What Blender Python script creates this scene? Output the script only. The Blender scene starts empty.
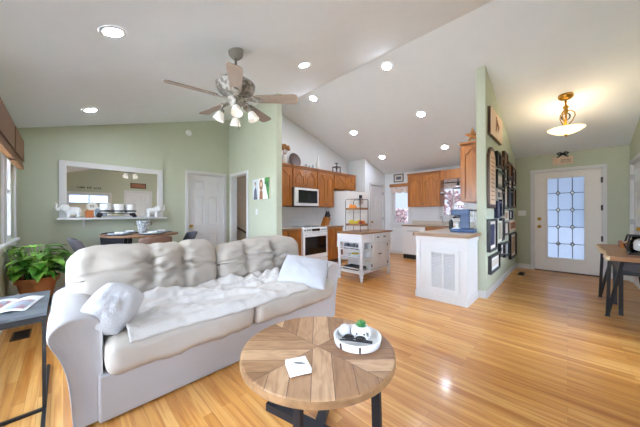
import bpy, bmesh, math, random
from mathutils import Vector, Matrix, noise
R = math.radians
S = bpy.context.scene
C = S.collection

# ------------------------------------------------------------------ camera
YAW, ROLL = .7953, -.0034
fw = Vector((math.sin(YAW), math.cos(YAW), 0)); rt0 = Vector((math.cos(YAW), -math.sin(YAW), 0)); up0 = Vector((0, 0, 1))
rt = rt0*math.cos(ROLL) + up0*math.sin(ROLL); up = up0*math.cos(ROLL) - rt0*math.sin(ROLL)
cam_data = bpy.data.cameras.new('camera'); cam = bpy.data.objects.new('camera', cam_data); C.objects.link(cam)
m = Matrix((rt, up, -fw)).transposed().to_4x4(); m.translation = (0, 0, 1.21); cam.matrix_world = m
cam_data.lens = 252/640*36; cam_data.sensor_width = 36; cam_data.clip_start = .02; cam_data.clip_end = 200
S.camera = cam

# ------------------------------------------------------------------ world, exposure
SKY = 12.5
w = bpy.data.worlds.new('sky'); S.world = w; w.use_nodes = True
n, l = w.node_tree.nodes, w.node_tree.links; n.clear()
out = n.new('ShaderNodeOutputWorld'); bg = n.new('ShaderNodeBackground'); tc = n.new('ShaderNodeTexCoord')
dot = n.new('ShaderNodeVectorMath'); dot.operation = 'DOT_PRODUCT'; dot.inputs[1].default_value = Vector((-.72, -.55, .42)).normalized()
rp = n.new('ShaderNodeValToRGB')
rp.color_ramp.elements[0].position = .05; rp.color_ramp.elements[0].color = (.045, .053, .066, 1)
rp.color_ramp.elements[1].position = .85; rp.color_ramp.elements[1].color = (.78, .93, 1.16, 1)
e_ = rp.color_ramp.elements.new(.45); e_.color = (.09, .105, .13, 1)
ma = n.new('ShaderNodeMath'); ma.operation = 'MULTIPLY_ADD'; ma.inputs[1].default_value = .5; ma.inputs[2].default_value = .5
l.new(tc.outputs['Generated'], dot.inputs[0]); l.new(dot.outputs['Value'], ma.inputs[0]); l.new(ma.outputs[0], rp.inputs[0])
l.new(rp.outputs[0], bg.inputs[0]); bg.inputs[1].default_value = SKY; l.new(bg.outputs[0], out.inputs[0])
sun_d = bpy.data.lights.new('sun', 'SUN'); sun = bpy.data.objects.new('sun', sun_d); C.objects.link(sun)
sun_d.energy = 42.0; sun_d.angle = R(1.5); sun_d.color = (1, .96, .90)
sun.rotation_euler = Vector((.57, .10, -.82)).to_track_quat('-Z', 'Y').to_euler()
LAMP = 165.0       # radiance of a recessed ceiling lamp
FANGLOW = 0.12         # faint glow put into the fan's glass shades, which are off
BOWL = 2.4         # entry pendant bowl
vs = S.view_settings
vs.view_transform = 'Standard'; vs.look = 'None'; vs.gamma = 1; vs.use_curve_mapping = False
vs.exposure = 0.46
S.cycles.max_bounces = 10; S.cycles.diffuse_bounces = 6; S.cycles.transparent_max_bounces = 12
S.cycles.sample_clamp_indirect = 6

# ------------------------------------------------------------------ materials
def lin(h):
    h = h.lstrip('#'); r = []
    for i in (0, 2, 4):
        c = int(h[i:i+2], 16)/255; r.append(c/12.92 if c <= .04045 else ((c+.055)/1.055)**2.4)
    return (*r, 1)
def newmat(name):
    m = bpy.data.materials.new(name); m.use_nodes = True
    nt = m.node_tree; return m, nt.nodes, nt.links, nt.nodes['Principled BSDF']
def plain(name, col, rough=.5, metal=0, bump=0, bscale=60, vary=.04, coat=0, spec=.5, emis=None, estr=0):
    m, n, l, b = newmat(name)
    c = lin(col)
    b.inputs['Roughness'].default_value = rough; b.inputs['Metallic'].default_value = metal
    b.inputs['Coat Weight'].default_value = coat; b.inputs['Specular IOR Level'].default_value = spec
    tc = n.new('ShaderNodeTexCoord'); nz = n.new('ShaderNodeTexNoise'); nz.inputs['Scale'].default_value = 6; nz.inputs['Detail'].default_value = 4
    l.new(tc.outputs['Object'], nz.inputs['Vector'])
    rp = n.new('ShaderNodeValToRGB'); rp.color_ramp.elements[0].position = .3; rp.color_ramp.elements[1].position = .7
    rp.color_ramp.elements[0].color = tuple(min(1, x*(1-vary)) for x in c[:3])+(1,); rp.color_ramp.elements[1].color = tuple(min(1, x*(1+vary)) for x in c[:3])+(1,)
    l.new(nz.outputs['Fac'], rp.inputs[0]); l.new(rp.outputs[0], b.inputs['Base Color'])
    if bump:
        n2 = n.new('ShaderNodeTexNoise'); n2.inputs['Scale'].default_value = bscale; n2.inputs['Detail'].default_value = 3
        l.new(tc.outputs['Object'], n2.inputs['Vector'])
        bp = n.new('ShaderNodeBump'); bp.inputs['Strength'].default_value = bump; bp.inputs['Distance'].default_value = .01
        l.new(n2.outputs['Fac'], bp.inputs['Height']); l.new(bp.outputs[0], b.inputs['Normal'])
    if emis:
        b.inputs['Emission Color'].default_value = lin(emis); b.inputs['Emission Strength'].default_value = estr
    return m
def woodmat(name, c1, c2, stretch=(1, 1, .06), scale=18, rough=.4, coat=0, bump=.05):
    m, n, l, b = newmat(name)
    tc = n.new('ShaderNodeTexCoord'); mp = n.new('ShaderNodeMapping'); mp.inputs['Scale'].default_value = stretch
    nz = n.new('ShaderNodeTexNoise'); nz.inputs['Scale'].default_value = scale; nz.inputs['Detail'].default_value = 6; nz.inputs['Distortion'].default_value = .6
    rp = n.new('ShaderNodeValToRGB'); rp.color_ramp.elements[0].position = .3; rp.color_ramp.elements[1].position = .72
    rp.color_ramp.elements[0].color = lin(c1); rp.color_ramp.elements[1].color = lin(c2)
    l.new(tc.outputs['Object'], mp.inputs[0]); l.new(mp.outputs[0], nz.inputs['Vector']); l.new(nz.outputs['Fac'], rp.inputs[0]); l.new(rp.outputs[0], b.inputs['Base Color'])
    b.inputs['Roughness'].default_value = rough; b.inputs['Coat Weight'].default_value = coat; b.inputs['Coat Roughness'].default_value = .15
    bp = n.new('ShaderNodeBump'); bp.inputs['Strength'].default_value = bump; bp.inputs['Distance'].default_value = .004
    l.new(nz.outputs['Fac'], bp.inputs['Height']); l.new(bp.outputs[0], b.inputs['Normal'])
    return m
def glassmat(name, tint=(1, 1, 1, 1), gloss=.08):
    m, n, l, b = newmat(name); n.remove(b)
    o = n['Material Output']; t = n.new('ShaderNodeBsdfTransparent'); t.inputs[0].default_value = tint
    g = n.new('ShaderNodeBsdfGlossy'); g.inputs['Roughness'].default_value = .02
    fr = n.new('ShaderNodeFresnel'); fr.inputs['IOR'].default_value = 1.45
    mx = n.new('ShaderNodeMixShader'); l.new(fr.outputs[0], mx.inputs[0]); l.new(t.outputs[0], mx.inputs[1]); l.new(g.outputs[0], mx.inputs[2]); l.new(mx.outputs[0], o.inputs[0])
    return m

def floor_mat():
    m, n, l, b = newmat('oak_floor')
    geo = n.new('ShaderNodeNewGeometry'); sx = n.new('ShaderNodeSeparateXYZ'); cb = n.new('ShaderNodeCombineXYZ')
    l.new(geo.outputs['Position'], sx.inputs[0]); l.new(sx.outputs['Y'], cb.inputs['X']); l.new(sx.outputs['X'], cb.inputs['Y'])
    br = n.new('ShaderNodeTexBrick'); br.offset = .37; br.offset_frequency = 2; br.squash = 1
    br.inputs['Scale'].default_value = 1; br.inputs['Brick Width'].default_value = .95; br.inputs['Row Height'].default_value = .058
    br.inputs['Mortar Size'].default_value = .0007; br.inputs['Mortar Smooth'].default_value = .3; br.inputs['Bias'].default_value = 0
    br.inputs['Color1'].default_value = (0, 0, 0, 1); br.inputs['Color2'].default_value = (1, 1, 1, 1); br.inputs['Mortar'].default_value = (.5, .5, .5, 1)
    l.new(cb.outputs[0], br.inputs['Vector'])
    rp = n.new('ShaderNodeValToRGB'); r = rp.color_ramp
    r.elements[0].position = 0; r.elements[0].color = lin('c88a42'); r.elements[1].position = 1; r.elements[1].color = lin('e8b66e')
    e = r.elements.new(.5); e.color = lin('dca156')
    l.new(br.outputs['Color'], rp.inputs[0])
    mp = n.new('ShaderNodeMapping'); mp.inputs['Scale'].default_value = (1.6, 34, 1); l.new(cb.outputs[0], mp.inputs[0])
    nz = n.new('ShaderNodeTexNoise'); nz.inputs['Scale'].default_value = 1; nz.inputs['Detail'].default_value = 6; nz.inputs['Distortion'].default_value = .8; l.new(mp.outputs[0], nz.inputs['Vector'])
    r2 = n.new('ShaderNodeValToRGB'); r2.color_ramp.elements[0].position = .32; r2.color_ramp.elements[0].color = lin('d8b48c'); r2.color_ramp.elements[1].position = .6; r2.color_ramp.elements[1].color = (1, 1, 1, 1)
    l.new(nz.outputs['Fac'], r2.inputs[0])
    mx = n.new('ShaderNodeMix'); mx.data_type = 'RGBA'; mx.blend_type = 'MULTIPLY'; mx.inputs[0].default_value = .8
    l.new(rp.outputs[0], mx.inputs[6]); l.new(r2.outputs[0], mx.inputs[7])
    mt = n.new('ShaderNodeMix'); mt.data_type = 'RGBA'; l.new(br.outputs['Fac'], mt.inputs[0]); l.new(mx.outputs[2], mt.inputs[6]); mt.inputs[7].default_value = lin('8a5a2c')
    l.new(mt.outputs[2], b.inputs['Base Color'])
    b.inputs['Roughness'].default_value = .3; b.inputs['Coat Weight'].default_value = .35; b.inputs['Coat Roughness'].default_value = .12
    bp = n.new('ShaderNodeBump'); bp.inputs['Strength'].default_value = .06; bp.inputs['Distance'].default_value = .003; l.new(nz.outputs['Fac'], bp.inputs['Height']); l.new(bp.outputs[0], b.inputs['Normal'])
    return m
def table_mat():
    # four quadrants of planks running out from the middle, each plank its own tone
    m, n, l, b = newmat('plank_table_top')
    tc = n.new('ShaderNodeTexCoord'); s = n.new('ShaderNodeSeparateXYZ')
    mp = n.new('ShaderNodeMapping'); mp.inputs['Rotation'].default_value = (0, 0, R(45)); l.new(tc.outputs['Object'], mp.inputs[0]); l.new(mp.outputs[0], s.inputs[0])
    def math_(op, a, bb=None):
        k = n.new('ShaderNodeMath'); k.operation = op
        for i, v in enumerate((a, bb)):
            if v is None: continue
            if isinstance(v, (int, float)): k.inputs[i].default_value = v
            else: l.new(v, k.inputs[i])
        return k.outputs[0]
    ax = math_('ABSOLUTE', s.outputs['X']); ay = math_('ABSOLUTE', s.outputs['Y'])
    sel = math_('GREATER_THAN', ax, ay)
    def mixv(f, a, c):
        k = n.new('ShaderNodeMix'); l.new(f, k.inputs[0]); l.new(a, k.inputs[2]); l.new(c, k.inputs[3]); return k.outputs[0]
    across = mixv(sel, s.outputs['X'], s.outputs['Y']); along = mixv(sel, s.outputs['Y'], s.outputs['X'])
    st = math_('MULTIPLY', math_('ADD', across, .031), 1/.098); idx = math_('FLOOR', st); fr = math_('FRACT', st)
    sg = math_('MULTIPLY', math_('SIGN', along), 7.3); key = math_('ADD', math_('ADD', idx, sg), math_('MULTIPLY', sel, 31.7))
    wn = n.new('ShaderNodeTexWhiteNoise'); wn.noise_dimensions = '1D'; l.new(key, wn.inputs['W'])
    rp = n.new('ShaderNodeValToRGB'); r = rp.color_ramp
    r.elements[0].color = lin('8a6446'); r.elements[1].color = lin('cfab86'); e = r.elements.new(.35); e.color = lin('9c7450'); e = r.elements.new(.7); e.color = lin('b08a66')
    l.new(wn.outputs['Value'], rp.inputs[0])
    cb = n.new('ShaderNodeCombineXYZ'); l.new(math_('MULTIPLY', along, 5), cb.inputs[0]); l.new(math_('MULTIPLY', across, 26), cb.inputs[1]); l.new(key, cb.inputs[2])
    nz = n.new('ShaderNodeTexNoise'); nz.inputs['Scale'].default_value = 1; nz.inputs['Detail'].default_value = 6; nz.inputs['Distortion'].default_value = 1.6; l.new(cb.outputs[0], nz.inputs['Vector'])
    r2 = n.new('ShaderNodeValToRGB'); r2.color_ramp.elements[0].position = .3; r2.color_ramp.elements[0].color = lin('a88c70'); r2.color_ramp.elements[1].position = .6; r2.color_ramp.elements[1].color = (1, 1, 1, 1)
    l.new(nz.outputs['Fac'], r2.inputs[0])
    mx = n.new('ShaderNodeMix'); mx.data_type = 'RGBA'; mx.blend_type = 'MULTIPLY'; mx.inputs[0].default_value = .55; l.new(rp.outputs[0], mx.inputs[6]); l.new(r2.outputs[0], mx.inputs[7])
    gap = math_('LESS_THAN', fr, .03); dg = math_('LESS_THAN', math_('ABSOLUTE', math_('SUBTRACT', ax, ay)), .002)
    g2 = math_('MULTIPLY', math_('MAXIMUM', gap, dg), .9)
    mt = n.new('ShaderNodeMix'); mt.data_type = 'RGBA'; l.new(g2, mt.inputs[0]); l.new(mx.outputs[2], mt.inputs[6]); mt.inputs[7].default_value = lin('4a3524')
    l.new(mt.outputs[2], b.inputs['Base Color']); b.inputs['Roughness'].default_value = .42
    return m
def weave_mat():
    m, n, l, b = newmat('woven_bamboo')
    tc = n.new('ShaderNodeTexCoord'); wv = n.new('ShaderNodeTexWave'); wv.bands_direction = 'Z'; wv.inputs['Scale'].default_value = 26; wv.inputs['Distortion'].default_value = 1.5
    l.new(tc.outputs['Object'], wv.inputs['Vector']); rp = n.new('ShaderNodeValToRGB'); rp.color_ramp.elements[0].color = lin('3f2815'); rp.color_ramp.elements[1].color = lin('94693f')
    l.new(wv.outputs['Fac'], rp.inputs[0]); l.new(rp.outputs[0], b.inputs['Base Color']); b.inputs['Roughness'].default_value = .7
    return m
def tile_mat():
    m, n, l, b = newmat('white_tile')
    geo = n.new('ShaderNodeTexCoord'); sx = n.new('ShaderNodeSeparateXYZ'); cb = n.new('ShaderNodeCombineXYZ'); l.new(geo.outputs['Object'], sx.inputs[0]); l.new(sx.outputs['X'], cb.inputs[0]); l.new(sx.outputs['Z'], cb.inputs[1])
    br = n.new('ShaderNodeTexBrick'); br.inputs['Scale'].default_value = 1; br.inputs['Brick Width'].default_value = .1; br.inputs['Row Height'].default_value = .1; br.offset = 0
    br.inputs['Mortar Size'].default_value = .003; br.inputs['Color1'].default_value = lin('ededeb'); br.inputs['Color2'].default_value = lin('e9e9e7'); br.inputs['Mortar'].default_value = lin('dcdcd9')
    l.new(cb.outputs[0], br.inputs['Vector']); l.new(br.outputs['Color'], b.inputs['Base Color']); b.inputs['Roughness'].default_value = .25
    return m
def frosted_mat():
    m, n, l, b = newmat('frosted_glass'); n.remove(b); o = n['Material Output']
    t = n.new('ShaderNodeBsdfTranslucent'); t.inputs[0].default_value = (.47, .55, .64, 1)
    rf = n.new('ShaderNodeBsdfRefraction'); rf.inputs['Roughness'].default_value = .35; rf.inputs['IOR'].default_value = 1.06; rf.inputs[0].default_value = (.47, .55, .64, 1)
    g = n.new('ShaderNodeBsdfGlossy'); g.inputs['Roughness'].default_value = .25
    a = n.new('ShaderNodeMixShader'); a.inputs[0].default_value = .55; c = n.new('ShaderNodeMixShader'); c.inputs[0].default_value = .05
    l.new(t.outputs[0], a.inputs[1]); l.new(rf.outputs[0], a.inputs[2]); l.new(a.outputs[0], c.inputs[1]); l.new(g.outputs[0], c.inputs[2]); l.new(c.outputs[0], o.inputs[0])
    return m
def marble_mat(name, c1, c2, scale, rough=.35):
    m, n, l, b = newmat(name)
    tc = n.new('ShaderNodeTexCoord'); nz = n.new('ShaderNodeTexNoise'); nz.inputs['Scale'].default_value = scale; nz.inputs['Detail'].default_value = 5; l.new(tc.outputs['Object'], nz.inputs['Vector'])
    rp = n.new('ShaderNodeValToRGB'); rp.color_ramp.elements[0].position = .42; rp.color_ramp.elements[1].position = .6; rp.color_ramp.elements[0].color = lin(c1); rp.color_ramp.elements[1].color = lin(c2)
    l.new(nz.outputs['Fac'], rp.inputs[0]); l.new(rp.outputs[0], b.inputs['Base Color']); b.inputs['Roughness'].default_value = rough
    return m

PEWTER = marble_mat('weathered_pewter', '6a655f', 'a9a59f', 28, .5); INK = plain('matte_black', '0e0f13', .55); FLOOR = floor_mat(); CEIL = plain('ceiling_paint', 'e8edf2', .9, vary=.01); GREEN = plain('sage_wall_paint', 'bdc3ae', .85, bump=.03, bscale=200, vary=.015)
WHITEW = plain('white_wall_paint', 'e3e6e8', .85, vary=.01); TAUPE = plain('taupe_wall_paint', 'b8a794', .85); TRIM = plain('white_trim', 'd9d9d9', .45, vary=.01)
DOORW = plain('white_door_paint', 'e2e2e3', .45, vary=.01); CREAM = plain('cream_door_paint', 'efebe5', .45, vary=.01)
OAK = woodmat('oak_cabinet', '8a4f17', 'b9742f', (1, 1, .07), 26, .38, .2); OAKD = woodmat('oak_trim', '8c5420', 'b0723a', (.08, .08, 1), 24, .4, .2)
BUTCH = woodmat('butcher_block', '76522f', '986c43', (.1, 1, 1), 20, .4, .1); COUNTER = plain('beige_laminate', 'cbbcaa', .3, vary=.05); EDGEW = woodmat('counter_edge', '84654a', 'a08060', (.1, .1, 1), 20, .45)
APPL = plain('white_enamel', 'eeeeee', .22, vary=.005, coat=.3); BLKGL = plain('black_glass', '0c0d0f', .06, coat=.5); BLK = plain('black_metal', '1b1c20', .45); BLKB = plain('blackened_steel', '24272e', .4, metal=.4)
STEEL = plain('brushed_steel', 'b9bbbd', .3, metal=1); BRASS = plain('brass', 'b58a3e', .28, metal=1); PEWD = plain('dark_pewter', '7d7871', .5)
LEATH = plain('cream_leather', 'aea59a', .5, bump=.12, bscale=45, vary=.03); LEATH2 = plain('white_leather', 'b2afaf', .5, bump=.06, bscale=60, vary=.02)
FUR = plain('white_plush', 'c4c4c7', .95, bump=.5, bscale=160, vary=.02); PILF = plain('white_cotton', 'b9babf', .9, bump=.15, bscale=90, vary=.02); KNIT = plain('cream_knit', 'c2bdb8', .95, bump=.5, bscale=120, vary=.03)
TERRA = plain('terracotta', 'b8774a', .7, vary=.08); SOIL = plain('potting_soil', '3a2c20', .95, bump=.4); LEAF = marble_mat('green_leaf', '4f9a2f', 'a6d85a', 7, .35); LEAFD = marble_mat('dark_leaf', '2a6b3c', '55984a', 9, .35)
CHARC = plain('grey_fabric', '5c5a60', .85, bump=.1, bscale=200); BROWNF = plain('brown_leatherette', '7a5f52', .6, bump=.08); NAVYF = plain('slate_fabric', '474a55', .85, bump=.1, bscale=200)
CERAM = plain('white_ceramic', 'f0f0f0', .2, vary=.005); CERB = plain('pale_blue_ceramic', 'd9e3ea', .2); GREY = plain('grey_ink', '8d9096', .6); DKGREY = plain('dark_grey', '3b3d42', .6)
MIRROR = plain('mirror_silver', 'f4f6f4', .0, metal=1, vary=0); CLEAR = glassmat('clear_glass'); FROST = frosted_mat(); LEAD = plain('lead_came', '3f434b', .5)
WEAVE = weave_mat(); TILE = tile_mat(); TABLETOP = table_mat(); TABLERIM = woodmat('table_rim_wood', '7e5c3e', 'a8825a', (1, 1, 1), 14, .45)
FANB = woodmat('fan_blade_wood', '7d6e63', '92837a', (.2, .2, 1), 20, .5); SHADE = plain('added_glow_shade', 'f6f4ee', .3, emis='fffaf2', estr=FANGLOW); LENS = plain('lit_lamp_lens', 'ffffff', .4, emis='eaf0ff', estr=LAMP)
BOWLM = marble_mat('lit_alabaster', 'e8d9b4', 'fbf3dc', 9, .3); _b = BOWLM.node_tree.nodes['Principled BSDF']; _b.inputs['Emission Color'].default_value = lin('ffd694'); _b.inputs['Emission Strength'].default_value = BOWL
BLUE = plain('blue_enamel', '17406f', .45, coat=.1); BANANA = plain('banana_yellow', 'd9c22f', .5, vary=.1); ORANGE = plain('orange_peel', 'e0832a', .55, bump=.2, bscale=150); REDF = plain('red_apple', 'a83a2c', .35, vary=.2)
PAPER = plain('white_paper', 'f2f2f2', .6); RUST = plain('rust_orange', 'b56a3c', .7); DRIED = plain('dried_flower', 'a87443', .9, vary=.25); PINE = woodmat('warm_table_wood', '7f573a', 'a67a52', (1, .1, 1), 16, .4); LIVE = plain('pale_live_edge', 'd9c6a6', .7, vary=.1)
PLATE = marble_mat('patterned_plate', '8f6f52', 'e6dccb', 38, .4); DKWOOD = woodmat('dark_wood', '3a241a', '5a3a28', (1, 1, .1), 20, .4); NAVY = plain('navy_mat', '25294a', .6); PINKW = woodmat('pale_pink_wood', 'd8b79a', 'e9cfb5', (1, 1, .1), 20, .6)
STRING = plain('light_matboard', 'd9d2c6', .8); SAGE = plain('sage_matboard', '9a9c86', .8); TAN = plain('tan_photo', 'a98a66', .7, vary=.3); SLATE = plain('slate_photo', '5c6170', .7, vary=.3); CLAY = plain('clay_photo', '9b6b4d', .7, vary=.3)
BRICKP = marble_mat('pink_blossom', 'b98f92', 'e9dfe2', 16, .9); LAWN = marble_mat('lawn_grass', '2c3522', '3d482f', 3, .95); MULCH = marble_mat('brown_yard', '5f5450', '7a6c66', 4, .95); TAN2 = plain('tan_siding', '7d6a58', .8); ROOFB = plain('blue_grey_roof', '3a4d6b', .8); BOUNCE = marble_mat('bounce_paving', 'd2d2cd', 'dededa', 3, .95); CURT = marble_mat('floral_sheer', 'd9c2b8', 'eee6e2', 25, .9); BARK = plain('tree_bark', '6b5a4c', .95, bump=.5)
CHIP = plain('woven_placemat', '4a4a52', .9, bump=.3); TIN = marble_mat('tin_pattern', '7f868c', 'dfe4e6', 60, .35)

# ------------------------------------------------------------------ mesh tools
class MB:
    def __init__(s): s.bm = bmesh.new()
    def quadbox(s, P):
        v = [s.bm.verts.new(p) for p in P]
        for f in ((0, 1, 2, 3), (7, 6, 5, 4), (0, 4, 5, 1), (1, 5, 6, 2), (2, 6, 7, 3), (3, 7, 4, 0)): s.bm.faces.new([v[i] for i in f])
        return s
    def box(s, x0, x1, y0, y1, z0, z1):
        return s.quadbox([(x0, y0, z0), (x0, y1, z0), (x1, y1, z0), (x1, y0, z0), (x0, y0, z1), (x0, y1, z1), (x1, y1, z1), (x1, y0, z1)])
    def loft(s, rings, caps=True, closed=True):
        V = [[s.bm.verts.new(p) for p in r] for r in rings]; n = len(V[0])
        for a, b in zip(V, V[1:]):
            for i in range(n if closed else n-1):
                j = (i+1) % n; s.bm.faces.new((a[i], a[j], b[j], b[i]))
        if caps and closed: s.bm.faces.new(V[0][::-1]); s.bm.faces.new(V[-1])
        return s
    def lathe(s, prof, c=(0, 0, 0), n=24, sx=1, sy=1):
        rings = []
        for r, z in prof:
            r = max(r, .0004); rings.append([(c[0]+sx*r*math.cos(2*math.pi*i/n), c[1]+sy*r*math.sin(2*math.pi*i/n), c[2]+z) for i in range(n)])
        return s.loft(rings)
    def tube(s, pts, r, n=8, rs=None):
        pts = [Vector(p) for p in pts]; rings = []
        t0 = (pts[1]-pts[0]).normalized(); nrm = t0.orthogonal().normalized()
        for i, p in enumerate(pts):
            t = ((pts[min(i+1, len(pts)-1)]-pts[max(i-1, 0)])).normalized()
            nrm = (nrm - t*nrm.dot(t)).normalized(); bn = t.cross(nrm); rr = rs[i] if rs else r
            rings.append([p+(nrm*math.cos(2*math.pi*k/n)+bn*math.sin(2*math.pi*k/n))*rr for k in range(n)])
        return s.loft(rings)
    def bar(s, p0, p1, wx, wy):
        p0, p1 = Vector(p0), Vector(p1); t = (p1-p0).normalized(); a = Vector((0, 0, 1)) if abs(t.z) < .9 else Vector((1, 0, 0))
        u = t.cross(a).normalized(); v = t.cross(u)
        return s.loft([[p+u*wx*i+v*wy*j for i, j in ((-.5, -.5), (.5, -.5), (.5, .5), (-.5, .5))] for p in (p0, p1)])
    def prism(s, poly, mp, d0, d1):
        return s.loft([[mp(u, d, w) for u, w in poly] for d in (d0, d1)])
    def sphere(s, c, r, nu=14, nv=9, sz=1, sx=1, sy=1):
        prof = [(r*math.sin(math.pi*i/nv), -r*sz*math.cos(math.pi*i/nv)) for i in range(nv+1)]
        return s.lathe(prof, c, nu, sx, sy)
    def soft(s, c, size, r, n=10, puff=(0, 0, 0), fn=None, rot=None):
        """rounded, puffed box"""
        h = Vector(size)/2; inner = Vector([max(x-r, 0) for x in h]); b2 = bmesh.new(); bmesh.ops.create_cube(b2, size=2)
        bmesh.ops.subdivide_edges(b2, edges=b2.edges, cuts=n, use_grid_fill=True)
        mp_ = {}
        for v in b2.verts:
            p = v.co.copy(); q = Vector([p[i]*h[i] for i in range(3)])
            k = Vector([max(-inner[i], min(inner[i], q[i])) for i in range(3)]); d = q-k
            if d.length > 1e-9:
                dm = max(abs(d[i])/r if r else 0 for i in range(3)); d = d.normalized()*r*min(1, dm)
            o = k+d
            for i in range(3):
                a, bb = (i+1) % 3, (i+2) % 3
                o[i] += math.copysign(1, p[i])*min(1, abs(p[i])**3)*puff[i]*(1-p[a]**2)*(1-p[bb]**2)
            if fn: o = fn(p, o)
            if rot: o = rot @ o
            mp_[v] = s.bm.verts.new(o+Vector(c))
        for f in b2.faces: s.bm.faces.new([mp_[v] for v in f.verts])
        b2.free(); return s
    def grid(s, fn, nu, nv, wrap=False):
        V = [[s.bm.verts.new(fn(i/nu, j/nv)) for j in range(nv+1)] for i in range(nu+1)]
        for i in range(nu):
            for j in range(nv): s.bm.faces.new((V[i][j], V[i+1][j], V[i+1][j+1], V[i][j+1]))
        return s
WM = {}
def obj(name, mb, mat, parent=None, smooth=False, bevel=0, world=True, mods=None):
    bm = mb.bm; bmesh.ops.recalc_face_normals(bm, faces=bm.faces[:])
    if parent is None:
        xs = [v.co for v in bm.verts]; lo = Vector([min(c[i] for c in xs) for i in range(3)]); hi = Vector([max(c[i] for c in xs) for i in range(3)])
        M = Matrix.Translation(((lo.x+hi.x)/2, (lo.y+hi.y)/2, lo.z)); world = True
    else: M = WM[parent.name]
    if world: bm.transform(M.inverted())
    me = bpy.data.meshes.new(name); bm.to_mesh(me); bm.free(); me.materials.append(mat)
    if smooth:
        for p in me.polygons: p.use_smooth = True
    o = bpy.data.objects.new(name, me); C.objects.link(o)
    if parent: o.parent = parent
    else: o.matrix_world = M
    WM[o.name] = M
    if bevel:
        b = o.modifiers.new('bevel', 'BEVEL'); b.width = bevel; b.segments = 2; b.limit_method = 'ANGLE'; b.angle_limit = R(40); b.harden_normals = False
    if mods: mods(o)
    return o
def thing(name, label, cat, loc=(0, 0, 0), rz=0, group=None):
    o = bpy.data.objects.new(name, None); C.objects.link(o); o.empty_display_size = .1
    o.location = loc; o.rotation_euler = (0, 0, rz); o['label'] = label; o['category'] = cat
    if group: o['group'] = group
    WM[o.name] = Matrix.Translation(loc) @ Matrix.Rotation(rz, 4, 'Z'); return o
def tag(o, label, cat, group=None):
    o['label'] = label; o['category'] = cat
    if group: o['group'] = group
    return o
def struct(o, label=None):
    o['kind'] = 'structure'
    if label: o['label'] = label
    return o
def dup(root, loc, rz, label, group=None):
    r = root.copy(); C.objects.link(r); r.location = loc; r.rotation_euler = (0, 0, rz); r['label'] = label
    if group: r['group'] = group
    def rec(src, dst):
        for ch in list(src.children):
            c = ch.copy(); C.objects.link(c); c.parent = dst; rec(ch, c)
    rec(root, r); WM[r.name] = Matrix.Translation(loc) @ Matrix.Rotation(rz, 4, 'Z'); return r
def B(*a): return MB().box(*a)
def walls(rects, mp, d0, d1):
    k = MB()
    for u0, u1, z0, z1 in rects: k.prism([(u0, z0), (u1, z0), (u1, z1), (u0, z1)], mp, d0, d1)
    return k
# (u, d, w) maps: u along the wall, d out of the wall, w up
def mY(y0): return lambda u, d, w: (u, y0-d, w)          # wall facing -Y
def mYp(y0): return lambda u, d, w: (u, y0+d, w)         # wall facing +Y
def mX(x0): return lambda u, d, w: (x0-d, u, w)          # wall facing -X
def mXp(x0): return lambda u, d, w: (x0+d, u, w)         # wall facing +X
def mbox(mp, u0, u1, d0, d1, w0, w1, k=None):
    k = k or MB(); return k.prism([(u0, w0), (u1, w0), (u1, w1), (u0, w1)], mp, d0, d1)

# ------------------------------------------------------------------ the room shell
RX, RZ = 3.34, 3.56; XL, ZL = -.455, 2.434; XR, ZR = 7.04, 2.415
YF, YN = 5.557, -.80
def zc(x): return RZ-(RZ-ZL)*(RX-x)/(RX-XL) if x < RX else RZ-(RZ-ZR)*(x-RX)/(XR-RX)
struct(obj('floor', B(XL-.12, XR+.12, YN-.12, YF+.12, -.12, 0), FLOOR), 'honey oak strip floor running through the open plan room')
for nm, xa, xb in (('ceiling', XL-1.2, RX), ('ceiling', RX, XR+.9)):  # slabs run past the walls as eaves lengthened to block the sun
    k = MB().loft([[(x, y, zc(x)+dz) for x, y in ((xa, YN-.15), (xb, YN-.15), (xb, YF+.15), (xa, YF+.15))] for dz in (0, .15)])
    struct(obj(nm, k, CEIL))
def gable(x0, x1, zb=0):
    pts = [(x0, zb), (x1, zb), (x1, zc(x1)+.02)]
    if x0 < RX < x1: pts.append((RX, RZ+.02))
    return pts+[(x0, zc(x0)+.02)]
# far wall: mirror, door (closed, the slab sits in front of the wall plane inside its casing)
D1 = (1.80, 2.55)
k = MB(); mp = mYp(YF)
for x0, x1, zb in ((XL-.12, D1[0], 0), (D1[0], D1[1], 2.05), (D1[1], 3.9, 0)): k.prism(gable(x0, x1, zb), mp, 0, .12)
struct(obj('wall_far', k, GREEN))
# near wall behind the camera: window, two doors, two windows added for daylight
W3 = (.10, 1.18, .18, 1.92); W6 = (2.72, 3.80, .12, 2.08); W7 = (4.15, 5.55, 1.05, 2.02); D5 = (1.66, 2.44); D4 = (5.95, 6.90)  # mirrored window's sill dropped out of view to let in more daylight
k = MB(); mp = mY(YN)
for x0, x1, zb in ((XL-.12, W3[0], 0), (W3[0], W3[1], W3[3]), (W3[1], D5[0], 0), (D5[0], D5[1], 2.05), (D5[1], W6[0], 0), (W6[0], W6[1], W6[3]), (W6[1], W7[0], 0), (W7[0], W7[1], W7[3]), (W7[1], D4[0], 0), (D4[0], D4[1], 2.05), (D4[1], XR+.12, 0)): k.prism(gable(x0, x1, zb), mp, 0, .12)
mbox(mp, W3[0], W3[1], 0, .12, 0, W3[2], k); mbox(mp, W6[0], W6[1], 0, .12, 0, W6[2], k); mbox(mp, W7[0], W7[1], 0, .12, 0, W7[2], k)
struct(obj('wall_near', k, GREEN))
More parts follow.
